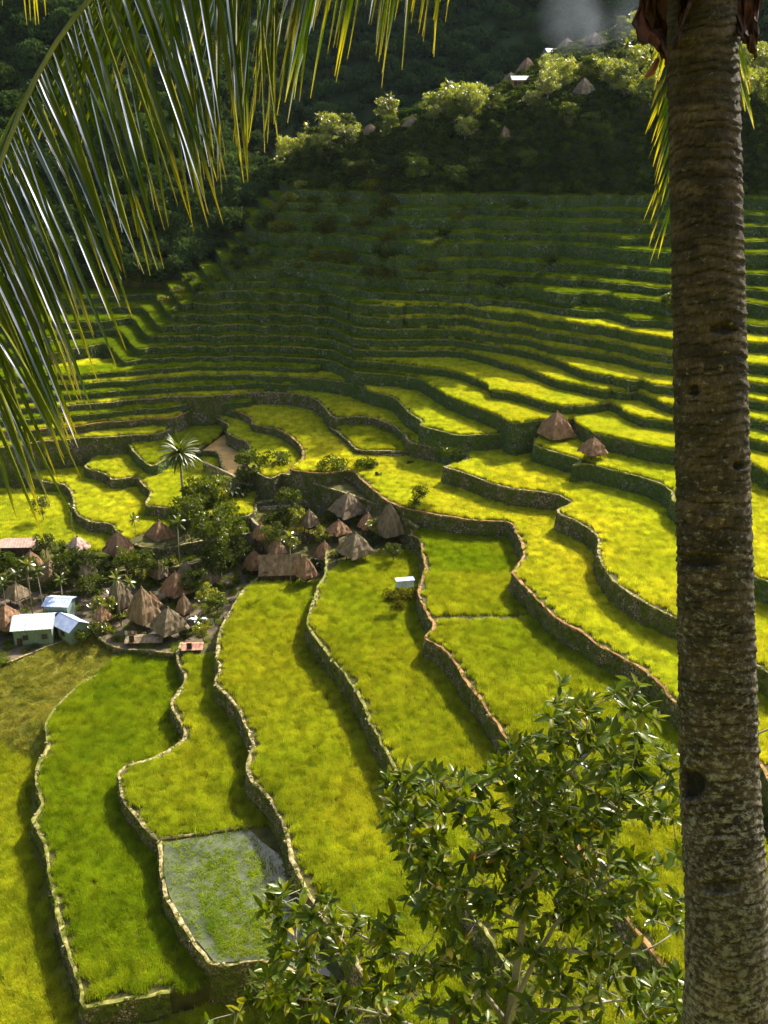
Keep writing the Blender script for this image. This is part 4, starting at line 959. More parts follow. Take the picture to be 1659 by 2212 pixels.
def house(x, y, L_, Wd, wallh, rh, rz, wm, rm, label, zg=None, name='house', win=2, cat='house', over=.35):
    zg = gpt(x, y).z if zg is None else zg
    p = un(x, y, zg); e = empty(name, (p.x, p.y+Wd/2, zg), R(rz))
    b = MB(); b.box((0, 0, wallh/2-.2), (L_, Wd, wallh+.4)); b.build('wall', M[wm], e)
    r_ = MB(); ny = 14
    for sgn in (-1, 1):   # corrugated slope, as a thick sheet
        vs = []; fs = []; nxx = max(8, int(L_/.22))
        for i in range(nxx+1):
            xx = -L_/2-over+(L_+2*over)*i/nxx; zc = .035*(i % 2)
            for f in (0, 1): vs.append(Vector((xx, sgn*(Wd/2+over)*(1-f), wallh-rh*.16+f*rh*1.16+zc+.03*(sgn > 0))))
        nv = len(vs); vs += [v-Vector((0, 0, .06)) for v in vs]
        for i in range(nxx):
            a = i*2; q = [a, a+2, a+3, a+1]; fs.append(q if sgn < 0 else q[::-1]); q2 = [k+nv for k in q]; fs.append(q2[::-1] if sgn < 0 else q2)
            fs.append([a, a+nv, a+2+nv, a+2])
        r_.add(vs, fs)
    rf = r_.build('roof', M[rm], e)
    g = MB()
    for sx in (-1, 1):
        X = sx*(L_/2-.02); i = [Vector((X, -Wd/2, wallh)), Vector((X, Wd/2, wallh)), Vector((X, 0, wallh+rh*.92))]; j_ = [v-Vector((sx*.1, 0, 0)) for v in i]
        g.add(i+j_, [[0, 1, 2], [5, 4, 3], [0, 3, 4, 1], [1, 4, 5, 2], [2, 5, 3, 0]])
    g.build('gable', M[wm], e)
    for k in range(win):
        xx = (k+.5)/win*L_-L_/2+.3; w_ = MB(); w_.box((xx, -Wd/2-.02, wallh*.55), (.7, .08, .7)); w_ = w_.build('window', M['glass'], e)
        f_ = MB(); f_.box((xx, -Wd/2-.05, wallh*.55+.38), (.84, .07, .06)); f_.box((xx, -Wd/2-.05, wallh*.55-.38), (.84, .09, .06)); f_.box((xx-.38, -Wd/2-.05, wallh*.55), (.06, .07, .7)); f_.box((xx+.38, -Wd/2-.05, wallh*.55), (.06, .07, .7)); f_.build('frame', M['wood'], w_)
    d_ = MB(); d_.box((-L_/2+.8, -Wd/2-.03, .9), (.75, .08, 1.8)); d_.build('door', M['wood'], e)
    tag(e, label, cat); return e
house(70, 1400, 5.6, 4.6, 3.4, 1.0, 8, 'green_wall', 'white_tin', 'grey-green walled house with a pale blue-white tin roof at the left edge of the village', zg=.6)
house(128, 1352, 3.6, 3.0, 3.6, .5, -6, 'green_wall', 'blue_tin', 'small pale blue flat-looking roof behind the blue-white house', zg=1.2, win=1)
house(148, 1384, 4.2, 3.2, 2.2, 1.0, -38, 'green_wall', 'blue_tin', 'pale blue tin shed roof set at an angle, right of the blue-white house', zg=1.2, win=1)
house(38, 1205, 5.4, 3.4, 2.2, .7, 2, 'wood', 'pink_tin', 'long faded pink tin roof behind the hanging palm leaflets on the left', win=2)
house(604, 1256, 6.2, 3.6, 1.6, 2.4, 4, 'wood', 'thatch', 'long brown thatched roof between two pointed huts at the field edge', win=1)
house(310, 1395, 5.0, 2.0, .7, .25, 3, 'wood', 'thatch_old', 'low dark shelter on the wall below the front huts', win=0, name='shelter', cat='shelter')
house(415, 1412, 2.4, 1.6, .8, .3, 5, 'wood', 'rust_tin', 'low orange-brown shelter at the top of the narrow yellow field', win=0, name='shelter', cat='shelter')
# small village things
def cloth_line(x, y, n, label, mats):
    p = gpt(x, y); e = empty('clothes_line', p, R(random.uniform(-20, 20))); w = n*.55
    for sx in (-1, 1):
        t = MB(); t.tube([Vector((sx*w/2, 0, -.3)), Vector((sx*w/2, 0, 1.5))], .035, 5); t.build('post', M['wood'], e)
    t = MB(); t.tube([Vector((-w/2, 0, 1.45)), Vector((0, 0, 1.33)), Vector((w/2, 0, 1.45))], .012, 4); t.build('line', M['wood'], e)
    for k in range(n):
        c = MB(); xx = -w/2+.3+k*.5; h_ = random.uniform(.5, .85)
        vs = []; fs = []
        for i in range(5):
            for j_ in range(5): vs.append(Vector((xx+(i/4-.5)*.42, .04*math.sin(i*2.1+k)+.03*j_*math.sin(k), 1.38-h_*j_/4)))
        for i in range(4):
            for j_ in range(4): a = i*5+j_; fs.append([a, a+5, a+6, a+1])
        c.add(vs, fs); o_ = c.build('garment', M[mats[k % len(mats)]], e)
    tag(e, label, 'clothes line'); return e
cloth_line(330, 1190, 5, 'row of pale cloths hung under the pale-based pointed hut', ['cloth', 'pink_tin'])
cloth_line(415, 1192, 5, 'pale and pink cloths hung right of the slender palm below the tall palm', ['cloth', 'pink_tin'])
cloth_line(745, 1182, 4, 'pale pink cloths hung below the white-ridged hut', ['pink_tin', 'cloth'])
cloth_line(450, 1352, 4, 'white cloths hung right of the front huts', ['cloth'])
cloth_line(95, 1300, 3, 'pinkish cloths hung under the left pointed hut', ['pink_tin', 'cloth'])
cloth_line(285, 1380, 4, 'white and pinkish cloths in front of the tall twin roof', ['cloth', 'rust_tin'])
# blue water tank on a frame at the wall end
def tank():
    p = un(874, 1272, 11.1); e = empty('water_tank', p, R(10)); b = MB(); b.box((0, 0, .95), (2.5, 1.0, 1.0), taper=.96); b.build('tank', M['blue_tin'], e)
    l = MB(); l.box((0, 0, 1.56), (2.75, 1.25, .09)); l.build('lid', M['blue_tin'], e)
    for sx in (-1.1, 1.1):
        for sy in (-.4, .4):
            t = MB(); t.box((sx, sy, .15), (.12, .12, .6)); t.build('leg', M['wood'], e)
    r_ = MB()
    for k in range(6): r_.box((-1.1+k*.44, -.565, .95), (.06, .05, 1.0))
    r_.build('rib', M['white_tin'], e); tag(e, 'pale blue box-shaped water tank on short legs at the wall corner right of the village', 'water tank')
tank()
# curved pale wall round the olive plot
def low_wall(pts, z, h, th, mat, label):
    rim = catmull([un(x, y, z) for x, y in pts], .6, .03); e = empty('garden_wall', rim[len(rim)//2]); off = Vector(e.location); vs = []; fs = []
    for i, p in enumerate(rim):
        t = rim[min(i+1, len(rim)-1)]-rim[max(i-1, 0)]; n_ = Vector((-t.y, t.x, 0)).normalized()*th/2; hh = h*random.uniform(.85, 1.1)
        for q, zz in ((1.15, -1.5), (1, hh), (-1, hh), (-1.15, -1.5)): vs.append(p+n_*q+Vector((0, 0, zz))-off)
    for i in range(len(rim)-1):
        for k in range(3): a = i*4+k; fs.append([a, a+4, a+5, a+1])
    fs += [[0, 1, 2, 3]]; k = (len(rim)-1)*4; fs += [[k+3, k+2, k+1, k]]
    mesh_obj('wall_body', vs, fs, M[mat], e); mb = MB()
    for p in rim:
        mb.box(p-off+Vector((0, 0, h+.03)), (.5, th*1.1, .1), Matrix.Rotation(random.uniform(0, 3), 3, 'Z'), .9, .03)
    mb.build('capstones', M['rock'], e); tag(e, label, 'garden wall')
low_wall(F('z3', (1470,490),(1300,530),(1180,540),(1085,548),(1068,560),(1085,590),(1115,622),(1165,640)), 6.6, .45, .45, 'rock', 'pale low wall curving round the olive garden plot in the village')
low_wall(F('z3', (880,350),(960,385),(1010,410),(1040,430)), 9.5, .5, .45, 'coping', 'tan low wall below the bare brown plot')
low_wall(F('z4', (0,605),(60,607),(130,600),(190,592),(235,588)), 14.2, .5, .4, 'coping', 'thin low wall in the yellow field leading to the notch of the terrace wall')

# ------------------------------------------------------------------ crest village, crest trees, forest
def hp(x, r_off):
    az = math.atan((x-829.5)/829.5*T*.75/1.0); az = math.atan2((x-829.5)/829.5*T*.75, cp+sp*T*.85)
    rt = float(np.interp(az, AZ, topr)); r_ = rt+r_off; z = float(hill_z(np.array([az]), np.array([r_]))[0])
    return Vector((math.sin(az)*r_, math.cos(az)*r_, z)), az
def hp_img(x, y):
    """point of the wooded hill seen at image position"""
    r_ = ray(x, y); az = math.atan2(r_.x, r_.y); hz = math.hypot(r_.x, r_.y); rt = float(np.interp(az, AZ, topr))
    rr = rt+np.linspace(0, 80, 321); zz = hill_z(np.full_like(rr, az), rr); line = H+r_.z/hz*rr; k = np.argmax(zz >= line)
    if zz[k] < line[k]: k = int(np.argmax(zz-line))
    return Vector((math.sin(az)*rr[k], math.cos(az)*rr[k], float(zz[k])))
hut2 = [(1090,309,276,44,'lone pointed thatched hut in the dark trees above the terraced slope','thatch',35,1.3),
 (1262,207,180,44,'small grey-brown hut roof on the hill behind blue smoke','thatch_old',35,1.3),
 (1062,184,164,46,'dim thatched roof left of the white roof on the hilltop','thatch_old',30,1.3),
 (1105,150,126,50,'thatched roof above the white roof on the hilltop, left','thatch_old',34,1.3),
 (1140,146,120,46,'thatched roof above the white roof on the hilltop, right','thatch_rust',38,1.3),
 (890,276,254,50,'thatched roof among pale trees on the left shoulder of the hill','thatch_old',34,1.2),
 (800,292,272,46,'pale old thatched roof at the left end of the hilltop trees','thatch',30,1.2),
 (1225,100,84,38,'distant roof in the smoke at the top of the hill, left','thatch_old',34,1.3),
 (1285,100,84,50,'distant wide grey roof in the smoke at the top of the hill','thatch_old',30,1.3)]
for x, ey, ay, w, lab, mt, rot, ev in hut2:
    g = hp_img(x, ey+8); a_ = w*proj(g)[2]*T*1.5/1659/1.38
    e = hut(x, ey, ay, w, lab, mt, rot, ev, zg=g.z, group='hilltop huts')
    # keep it standing on the hillside at its own distance
    e.location = (g.x, g.y+a_*.3, g.z-.2)
g = hp_img(1130, 190); hh = house(1130, 190, 6.0, 3.0, 2.2, .9, 4, 'orange_wall', 'white_tin', 'white-roofed house with orange walls on the hilltop', zg=g.z, win=2); hh.location = (g.x, g.y+1, g.z-.2)
g = hp_img(1190, 118); hh = house(1190, 118, 2.8, 2.2, 1.8, .9, 20, 'green_wall', 'blue_tin', 'small pale violet-blue roof on the hilltop', zg=g.z, win=1); hh.location = (g.x, g.y+1, g.z-.2)
CL = {'crest1': 'pale sunlit tree', 'crest2': 'tall pale sunlit tree',
      'crest3': 'mid-green tree', 'areca2': 'slender palm', 'breadfruit': 'leafy green tree', 'dark': 'dark tree', 'round': 'green rounded tree'}
random.seed(21)
cnt = 0
houses_px = [(x, ey) for x, ey, *_ in hut2]+[(1130, 180), (1190, 110)]
SEEN = set()
for k in range(700):
    x = random.uniform(600, 1650); off = random.uniform(2.5, 30) if x < 1040 or random.random() < .3 else random.uniform(20, 72)
    p, az = hp(x, off); px, py, dd = proj(p)
    if any(abs(px-hx) < 38 and -14 < py-hy < 62 for hx, hy in houses_px): continue
    lo = off < 13
    if (lo and random.random() < .55) or cnt >= 205: continue
    zx = ('on the left hill shoulder' if px < 760 else 'left of the hilltop huts' if px < 950 else 'below the white-roofed house' if px < 1080 and lo else 'near the white-roofed house' if px < 1160 else 'near the smoke' if px < 1330 else 'left beside the palm trunk' if px < 1470 else 'behind the palm trunk' if px < 1600 else 'right of the palm trunk')
    zy = 'lowest row' if off < 6 else 'second row' if off < 13 else 'third row' if off < 19 else 'fourth row' if off < 26 else 'fifth row' if off < 34 else 'sixth row' if off < 42 else 'seventh row' if off < 52 else 'highest row'
    zx += ' at its left edge' if (px//26) % 4 == 0 else ' at its right edge' if (px//26) % 4 == 1 else ' near its middle' if (px//26) % 4 == 2 else ''
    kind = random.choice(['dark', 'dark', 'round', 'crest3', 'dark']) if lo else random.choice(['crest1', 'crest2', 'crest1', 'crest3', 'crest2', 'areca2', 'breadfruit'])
    lb_ = '%s %s, %s' % (CL[kind], zx, zy)
    if lb_ in SEEN: continue
    SEEN.add(lb_)
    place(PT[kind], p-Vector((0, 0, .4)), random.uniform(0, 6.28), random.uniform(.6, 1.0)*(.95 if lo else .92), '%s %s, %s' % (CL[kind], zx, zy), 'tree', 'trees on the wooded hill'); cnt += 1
ORD = ['first', 'second', 'third', 'fourth', 'fifth', 'sixth', 'seventh', 'eighth', 'ninth', 'tenth', 'eleventh', 'twelfth', 'thirteenth', 'fourteenth', 'fifteenth', 'sixteenth']+['a low']*9
for k in range(34):   # spur edge and the scrub on the left part of the slope
    ui = 4+k % (len(UP)-4); u = UP[ui]; a_ = u['az0']+R(random.uniform(-.5, .35)); r_ = u['r'](a_)+1.0
    kd_ = random.choice(['shrub', 'shrub2', 'shrubd', 'dry']); lb_ = '%s shrub on the spur edge against the dark valley, %s step from the top' % ({'shrub': 'green', 'shrub2': 'pale green', 'shrubd': 'dark green', 'dry': 'olive'}[kd_], ORD[len(UP)-1-ui])
    if lb_ in SEEN: continue
    SEEN.add(lb_)
    place(PT[kd_], Vector((math.sin(a_)*r_, math.cos(a_)*r_, u['z'])), random.uniform(0, 6), random.uniform(.8, 1.7), lb_, 'shrub', 'shrubs along the spur edge')
for k in range(190):
    ui = random.randint(8, len(UP)-1); u = UP[ui]; x = random.gauss(760, 110) if random.random() < .75 else random.uniform(700, 1450)
    a_ = math.atan2((x-829.5)/829.5*T*.75, 1.0)
    if a_ < u['az0']: continue
    r_ = u['r'](a_)+random.uniform(.2, 1.4)
    lb_ = (ui, 'left end' if x < 640 else 'left part' if x < 740 else 'left of centre' if x < 830 else 'centre' if x < 920 else 'right of centre' if x < 1100 else 'right part')
    if lb_ in SEEN: continue
    SEEN.add(lb_)
    place(PT[random.choice(['shrubd', 'dry', 'dry', 'shrub'])], Vector((math.sin(a_)*r_, math.cos(a_)*r_, u['z']-.6)), random.uniform(0, 6), random.uniform(.9, 1.7)*(1.35 if x < 860 else 1), 'wild shrub on the shaded slope, %s step from the top, %s' % (ORD[len(UP)-1-ui], 'left end' if x < 640 else 'left part' if x < 740 else 'left of centre' if x < 830 else 'centre' if x < 920 else 'right of centre' if x < 1100 else 'right part'), 'shrub', 'wild shrubs on the shaded slope')
def crown_only(name, r, n, leaf, mat):
    vs = []; fs = []
    for k in range(n):
        a = random.uniform(0, 6.28); q = r*.75*math.sqrt(random.random()); c = (math.cos(a)*q, math.sin(a)*q, r*(.5+.6*math.sqrt(max(0, 1-(q/r)**2)))*random.uniform(.6, 1.05)); leaf_quads(vs, fs, c, 34, r*.33, leaf, .7)
    me = bpy.data.meshes.new(name); me.from_pydata([tuple(v) for v in vs], [], fs); me.materials.append(mat); me.update(); return bpy.data.objects.new(name, me)
FOR = proto_coll('forest_set', [crown_only('forest_crown', r, n, .55, M['leaf_forest']) for r, n in ((4.2, 30), (5.0, 36), (3.4, 26), (5.6, 40))])
pts = []
for a_ in np.arange(R(-30), R(33), .0125):
    rt = float(np.interp(a_, AZ, topr)); r_ = rt+2 if a_ < R(-7) else rt+72 if a_ > R(3) else rt+34
    while r_ < 520:
        aa = a_+random.uniform(-.008, .008); r2 = r_+random.uniform(-2, 2); z = float(hill_z(np.array([aa]), np.array([r2]))[0])
        q = Vector((math.sin(aa)*r2, math.cos(aa)*r2, z-1.2)); px, py, dd = proj(q)
        if -120 < px < 1780 and py > -160: pts.append(q)
        r_ += 4.6
for u in UP:   # wooded side valley left of the spur, above its own few terraces
    if u['z'] < 33: continue
    a_ = R(-26)
    while a_ < u['az0']-R(.8):
        r_ = u['r'](a_); pts.append(Vector((math.sin(a_)*r_, math.cos(a_)*r_, u['z']-1.5))); a_ += .018
scatter('forest', pts, FOR, .7, 1.3, .15, label='dark dense forest covering the mountainside behind', cat='forest')
UND = proto_coll('undergrowth_set', [crown_only('undergrowth_clump', 1.6, 12, .28, M['leaf_dark']), crown_only('undergrowth_clump', 1.3, 12, .26, M['leaf_mid'])])
pts = []
for k in range(9500):
    a_ = random.uniform(R(-9.5), R(26)); rt = float(np.interp(a_, AZ, topr)); r_ = rt+random.uniform(1.5, 72); z = float(hill_z(np.array([a_]), np.array([r_]))[0]); pts.append(Vector((math.sin(a_)*r_, math.cos(a_)*r_, z-.3)))
scatter('undergrowth', pts, UND, .6, 1.3, .2, label='dark undergrowth covering the wooded hill above the terraces', cat='undergrowth')
# grass and weeds in the village and on the bank
pts = []
VAs = [s for s in SL if s['name'] in ('VA', 'T1')]
for k in range(2600):
    x, y = random.uniform(-90, 20), random.uniform(120, 190); z = ground(x, y)
    if z in (1.2, 3.2): pts.append(Vector((x, y, z)))
scatter('village_weeds', pts, TUFT['weed'], .6, 1.3, .1, label='low weeds covering the ground between the village huts', cat='weeds')
pts = [Vector(v)+Vector((random.uniform(-.5, .5), random.uniform(-.5, .5), -.04)) for v in BANKV for _ in range(2)]
pts = [p for p in pts if p.z > -2.5 and ground(p.x, p.y) < -2 and -100 < proj(p)[0] < 300]
scatter('bank_grass', pts, TUFT['drygrass'], .7, 1.2, .1, label='short yellow-green grass on the sloping bank below the blue roofs', cat='grass')
# pond
pz = 2.27
pp = [un(x, y, pz) for x, y in F('z5', (712,905),(1075,845),(1130,900),(1400,1100),(1480,1500),(1150,1405),(1050,1415),(930,1425),(870,1350),(825,1300),(775,1220),(735,1140),(712,1060),(705,960))]
o = mesh_obj('pond_water', pp, [list(range(len(pp)))], M['water']); 
if o.data.polygons[0].normal.z < 0: o.data.flip_normals()
tag(o, kind='structure')
px_, py_ = np.random.uniform(350, 700, 5200), np.random.uniform(1800, 2100, 5200); pts = []
polyp = F('z5', (715,910),(1070,850),(1130,900),(1400,1100),(1480,1480),(1150,1400),(1050,1408),(935,1418),(875,1345),(780,1215),(742,1140),(718,1060))
ins = pip(px_, py_, polyp)
core = F('z5', (870,960),(1010,930),(1030,1050),(1060,1200),(1160,1180),(1200,1400),(960,1400),(860,1180),(850,1050)); core2 = F('z5', (1060,950),(1120,940),(1160,1080),(1080,1080))
for x, y in zip(px_[ins], py_[ins]):
    dense = pip(np.array([x]), np.array([y]), core)[0] or pip(np.array([x]), np.array([y]), core2)[0]
    if dense or random.random() < .3: pts.append(un(x, y, pz-.05))
TH = proto_coll('seedling_set', [tuft_mesh('seedling_tuft', M['rice_green'], size=.5, n=14, hgt=.3, w=.03, lean=.7) for _ in range(3)])
scatter('seedlings', pts, TH, .6, 1.2, .1, label='sparse rice seedlings and weeds standing in the flooded pond field', cat='rice')
# bund between the pond and the rice of the same terrace
b_ = catmull([un(x, y, 2.2) for x, y in F('z5', (690,893),(850,872),(1000,848),(1090,832))], .5, .04); mb = MB()
mb.tube([p+Vector((0, 0, .1)) for p in b_], [.2*random.uniform(.8, 1.2) for _ in b_], 6); e = mb.build('earth_bund', M['coping']); tag(e, 'straight low earth bund along the top edge of the flooded pond field', 'earth bund')

# ------------------------------------------------------------------ coconut palm beside the camera
random.seed(5)
palm = empty('coconut_palm')
ctrl = [(1508,-900,4.42,.150),(1512,-400,4.42,.152),(1515,0,4.42,.153),(1527,500,4.44,.156),(1541,1106,4.5,.163),(1553,1650,4.55,.172),(1566,2212,4.6,.184)]
C3 = [dp(x, y, d_) for x, y, d_, r_ in ctrl]; RR = [c[3] for c in ctrl]
end = C3[-1]; dirn = (C3[-1]-C3[-2]).normalized()
for k in range(1, 8): C3.append(end+dirn*(k*.9)*(1 if k < 4 else 1)+Vector((-.02*k*k, .03*k*k, -1.7*k))); RR.append(.184+.004*k)
palm.location = C3[-1]; base_off = Vector(C3[-1])
def interp_path(P, Rr, step):
    pts = []; rad = []
    Q = [P[0]*2-P[1]]+P+[P[-1]*2-P[-2]]
    for i in range(1, len(Q)-2):
        n = max(1, int((Q[i+1]-Q[i]).length/step))
        for k in range(n):
            t = k/n; a, b, c, e = Q[i-1:i+3]; pts.append(.5*((2*b)+(c-a)*t+(2*a-5*b+4*c-e)*t*t+(3*b-a-3*c+e)*t**3)); rad.append(Rr[i-1]*(1-t)+Rr[min(i, len(Rr)-1)]*t)
    return pts, rad
tp, tr = interp_path(C3, RR, .0085)
cut = next(i for i, p in enumerate(tp) if proj(p)[1] > 2700)
tp2 = tp[:cut]+tp[cut::12]; tr2 = tr[:cut]+tr[cut::12]
nc = 72; vs = []; fs = []; groove = []; L_ = 0.0; ringpos = [0.0]
while ringpos[-1] < 40: ringpos.append(ringpos[-1]+random.uniform(.022, .062))
ringpos = np.array(ringpos); ringamp = np.random.uniform(.5, 1.3, len(ringpos)); ph = np.random.rand(8)*6.28
hole_v = []
cam_p = Vector((0, 0, H))
for i, p in enumerate(tp2):
    if i: L_ += (tp2[i]-tp2[i-1]).length
    t = (tp2[min(i+1, len(tp2)-1)]-tp2[max(i-1, 0)]).normalized(); a = t.cross(Vector((0, 1, 0))).normalized(); b = t.cross(a)
    for k in range(nc):
        q = 2*PI*k/nc
        s_ = L_+.016*math.sin(q+ph[0]+L_*1.2)+.010*math.sin(2*q+ph[1]+L_*3)+.006*math.sin(5*q+ph[2]+L_*7)
        j_ = np.searchsorted(ringpos, s_); lo_, hi_ = ringpos[max(j_-1, 0)], ringpos[j_]; f = (s_-lo_)/(hi_-lo_+1e-6)
        rr_ = tr2[i]*(1+.015*math.sin(2*q+L_*.8+ph[3]))+.007*ringamp[j_]*(f**1.3)-.004*(f < .15)-.002+.003*math.sin(9*q+ph[4]+L_*23)*math.sin(L_*61+3*q)
        rr_ += random.uniform(-.0012, .0012)
        vs.append(p+a*(rr_*math.cos(q))+b*(rr_*math.sin(q))-base_off); groove.append(max(0, 1-f/.2)*min(1, ringamp[j_]) if f < .5 else max(0, (f-.93)/.07)*.6)
for i in range(len(tp2)-1):
    for k in range(nc): fs.append([i*nc+k, (i+1)*nc+k, (i+1)*nc+(k+1) % nc, i*nc+(k+1) % nc])
m, t = newmat('palm_bark')
n1 = noise(t, 5, 8, mapscale=(1, 1, 2.2)); n2 = noise(t, 60, 5, mapscale=(1, 1, .35)); n3 = noise(t, 26, 6, rough=.75, mapscale=(1, 1, 1.6)); n4 = noise(t, 1.1, 3)
col = ramp(t, n1, [(.28, (.013, .010, .007)), (.46, (.040, .030, .021)), (.6, (.10, .072, .046)), (.76, (.16, .135, .10))])
g_ = N(t, 'ShaderNodeNewGeometry'); pt = N(t, 'ShaderNodeMath', operation='MULTIPLY_ADD'); t.links.new(g_.outputs['Pointiness'], pt.inputs[0]); pt.inputs[1].default_value = 9; pt.inputs[2].default_value = -4.1; pt.use_clamp = True
at = N(t, 'ShaderNodeAttribute', attribute_name='height')
lm = N(t, 'ShaderNodeMath', operation='MULTIPLY_ADD'); t.links.new(at.outputs['Fac'], lm.inputs[0]); lm.inputs[1].default_value = .16; t.links.new(n3, lm.inputs[2])
lich = ramp(t, lm.outputs[0], [(.61, (0, 0, 0)), (.71, (1, 1, 1))]); col = mixc(t, col, (.27, .265, .21), lich)
gr = ramp(t, n4, [(.4, (0, 0, 0)), (.7, (.5, .5, .5))]); col = mixc(t, col, (.06, .055, .025), gr)
gv = N(t, 'ShaderNodeAttribute', attribute_name='groove'); col = mixc(t, col, (.006, .004, .003), gv.outputs['Fac'])
st = ramp(t, n2, [(.35, (.45, .45, .45)), (.65, (1, 1, 1))]); col = mixc(t, col, st, 1.0, 'MULTIPLY')
hl = N(t, 'ShaderNodeAttribute', attribute_name='scar'); col = mixc(t, col, (.006, .005, .006), hl.outputs['Fac'])
p_ = N(t, 'ShaderNodeBsdfPrincipled'); p_.inputs['Roughness'].default_value = .85; t.links.new(col, p_.inputs['Base Color']); p_.inputs['Specular IOR Level'].default_value = .25
bp = N(t, 'ShaderNodeBump'); bp.inputs['Strength'].default_value = .7; bp.inputs['Distance'].default_value = .012; t.links.new(n2, bp.inputs['Height'])
bp2 = N(t, 'ShaderNodeBump'); bp2.inputs['Strength'].default_value = .8; bp2.inputs['Distance'].default_value = .02; t.links.new(n3, bp2.inputs['Height']); t.links.new(bp.outputs[0], bp2.inputs['Normal']); t.links.new(bp2.outputs[0], p_.inputs['Normal'])
oo = N(t, 'ShaderNodeOutputMaterial'); t.links.new(p_.outputs[0], oo.inputs[0]); M['palm_bark'] = m
# knot holes: real hollows pushed into the trunk
holes = [(1488, 1695, 34, 30, 1.0), (1512, 1210, 46, 15, .75), (1497, 842, 12, 14, .8), (1595, 1005, 9, 9, .8), (1560, 710, 26, 12, .7), (1560, 1915, 42, 16, .5), (1535, 1100, 20, 14, .5)]
scar = np.zeros(len(vs)); hgt = np.zeros(len(vs))
for i, v in enumerate(vs):
    w_ = v+base_off; px, py, dd = proj(w_); hgt[i] = min(1, max(0, (py-300)/1900))
    if dd > proj(tp2[i//nc])[2]: continue
    for hx, hy, rx, ry, am in holes:
        q = ((px-hx)/rx)**2+((py-hy)/ry)**2
        if q < 1.6:
            f = min(1, max(0, (1.5-q)/.8))*am; scar[i] = max(scar[i], f); c_ = tp2[i//nc]-base_off; vs[i] = v+(c_-v)*.18*f
tk = mesh_obj('trunk', vs, fs, M['palm_bark'], palm, smooth=True)
for nm_, ar in (('scar', scar), ('height', hgt), ('groove', np.array(groove))):
    at_ = tk.data.attributes.new(nm_, 'FLOAT', 'POINT'); at_.data.foreach_set('value', ar)
def frond(P, side_fn, len_fn, n, W=.017, name='frond', down=.8, fwd=.45, sidew=.5, grav=.9, tipc=.86, skip=0, seg=10, jit=.12):
    """one palm frond: rachis plus folded hanging leaflets on both sides; P runs from the crown to the tip"""
    pts, _ = interp_path(P, [1]*len(P), .02); tot = len(pts)
    mb = MB(); mb.tube([p-base_off for p in pts[::6]], [.022*(1-.8*k/(tot/6)) for k in range(len(pts[::6]))], 6); fr = mb.build(name, M['rachis'], palm, True)
    vs = []; fs = []; tips = []
    for k in range(n):
        f = (k+.5)/n; i = int(f*(tot-2)); p = pts[i]; t_ = (pts[min(i+2, tot-1)]-pts[max(i-2, 0)]).normalized()
        for sg in (-1, 1):
            if random.random() < skip: continue
            l = len_fn(f, sg)*random.uniform(.85, 1.1)
            if l <= 0: continue
            sd_ = side_fn(f, sg); d_ = (t_*fwd+sd_*sidew+Vector((0, 0, -down))+Vector([random.gauss(0, jit) for _ in range(3)])).normalized(); q = p.copy(); w = W*random.uniform(.8, 1.2)
            tw = random.uniform(-.6, .6); ct = tipc+random.uniform(-.10, .08); g = grav*random.uniform(.7, 1.3); base = len(vs)
            nrm0 = (d_.cross(t_)).normalized()
            for s_ in range(seg+1):
                u = s_/seg; ww = w*(min(1, u*6+.35))*(1-max(0, (u-.55)/.45)**1.6)+.0008
                wdir = d_.cross(Matrix.Rotation(tw+u*.5, 3, d_) @ nrm0).normalized(); up_ = wdir.cross(d_).normalized()
                vs += [q-wdir*ww-base_off, q+up_*ww*.55-base_off, q+wdir*ww-base_off]; tt = 1.0 if u > ct else max(0, 1-(ct-u)*9)*.6; tips += [tt]*3
                q = q+d_*l/seg; d_ = (d_+Vector((0, 0, -g*1.2/seg))).normalized()
            for s_ in range(seg):
                a = base+s_*3; fs += [[a, a+1, a+4, a+3], [a+1, a+2, a+5, a+4]]
    lf = mesh_obj('leaflets', vs, fs, M['frond'], fr); at_ = lf.data.attributes.new('tip', 'FLOAT', 'POINT'); at_.data.foreach_set('value', np.array(tips)); return fr
crown = dp(1510, -780, 4.4)
RT = Vector((1, 0, 0)); FW = Vector((0, 1, 0))
PA = [crown, dp(1250, -720, 4.1), dp(950, -440, 3.8), dp(700, -345, 3.6), dp(450, -225, 3.4), dp(250, -60, 3.25), dp(130, 80, 3.2), dp(58, 210, 3.15), dp(2, 350, 3.1), dp(-38, 480, 3.08), dp(-72, 640, 3.05), dp(-90, 780, 3.05)]
def sideA(f, sg):
    w_ = min(1, max(0, (f-.5)/.2)); return (RT*sg*w_*1.5+FW*sg*(1-w_)*.6)
frond(PA, sideA, lambda f, sg: (1.0 if f < .5 else 1.0-.30*(f-.5)*2)*(.93 if sg > 0 else .75), 235, W=.0078, down=.95, fwd=.42, sidew=.40, grav=.30, skip=.14, jit=.08, tipc=.93)
PB = [crown, dp(1200, -1150, 5.0), dp(800, -1050, 5.2), dp(400, -700, 5.2), dp(150, -460, 5.1), dp(0, -330, 5.0), dp(-150, -220, 4.9)]
frond(PB, lambda f, sg: FW*sg*.6+RT*.1, lambda f, sg: .85, 90, W=.010, down=.9, fwd=.3, sidew=.4)
PC = [crown, dp(1500, -620, 4.9), dp(1490, -350, 5.1), dp(1475, -80, 5.2), dp(1470, 120, 5.2), dp(1468, 300, 5.2), dp(1466, 420, 5.2)]
frond(PC, lambda f, sg: RT*sg, lambda f, sg: .42 if f > .3 else .5, 80, W=.0095, down=1.0, fwd=.4, sidew=.42, grav=.3, tipc=.8)
PD = [crown, dp(1560, -700, 4.8), dp(1575, -480, 5.0), dp(1572, -200, 5.1), dp(1575, 0, 5.1), dp(1578, 130, 5.1)]
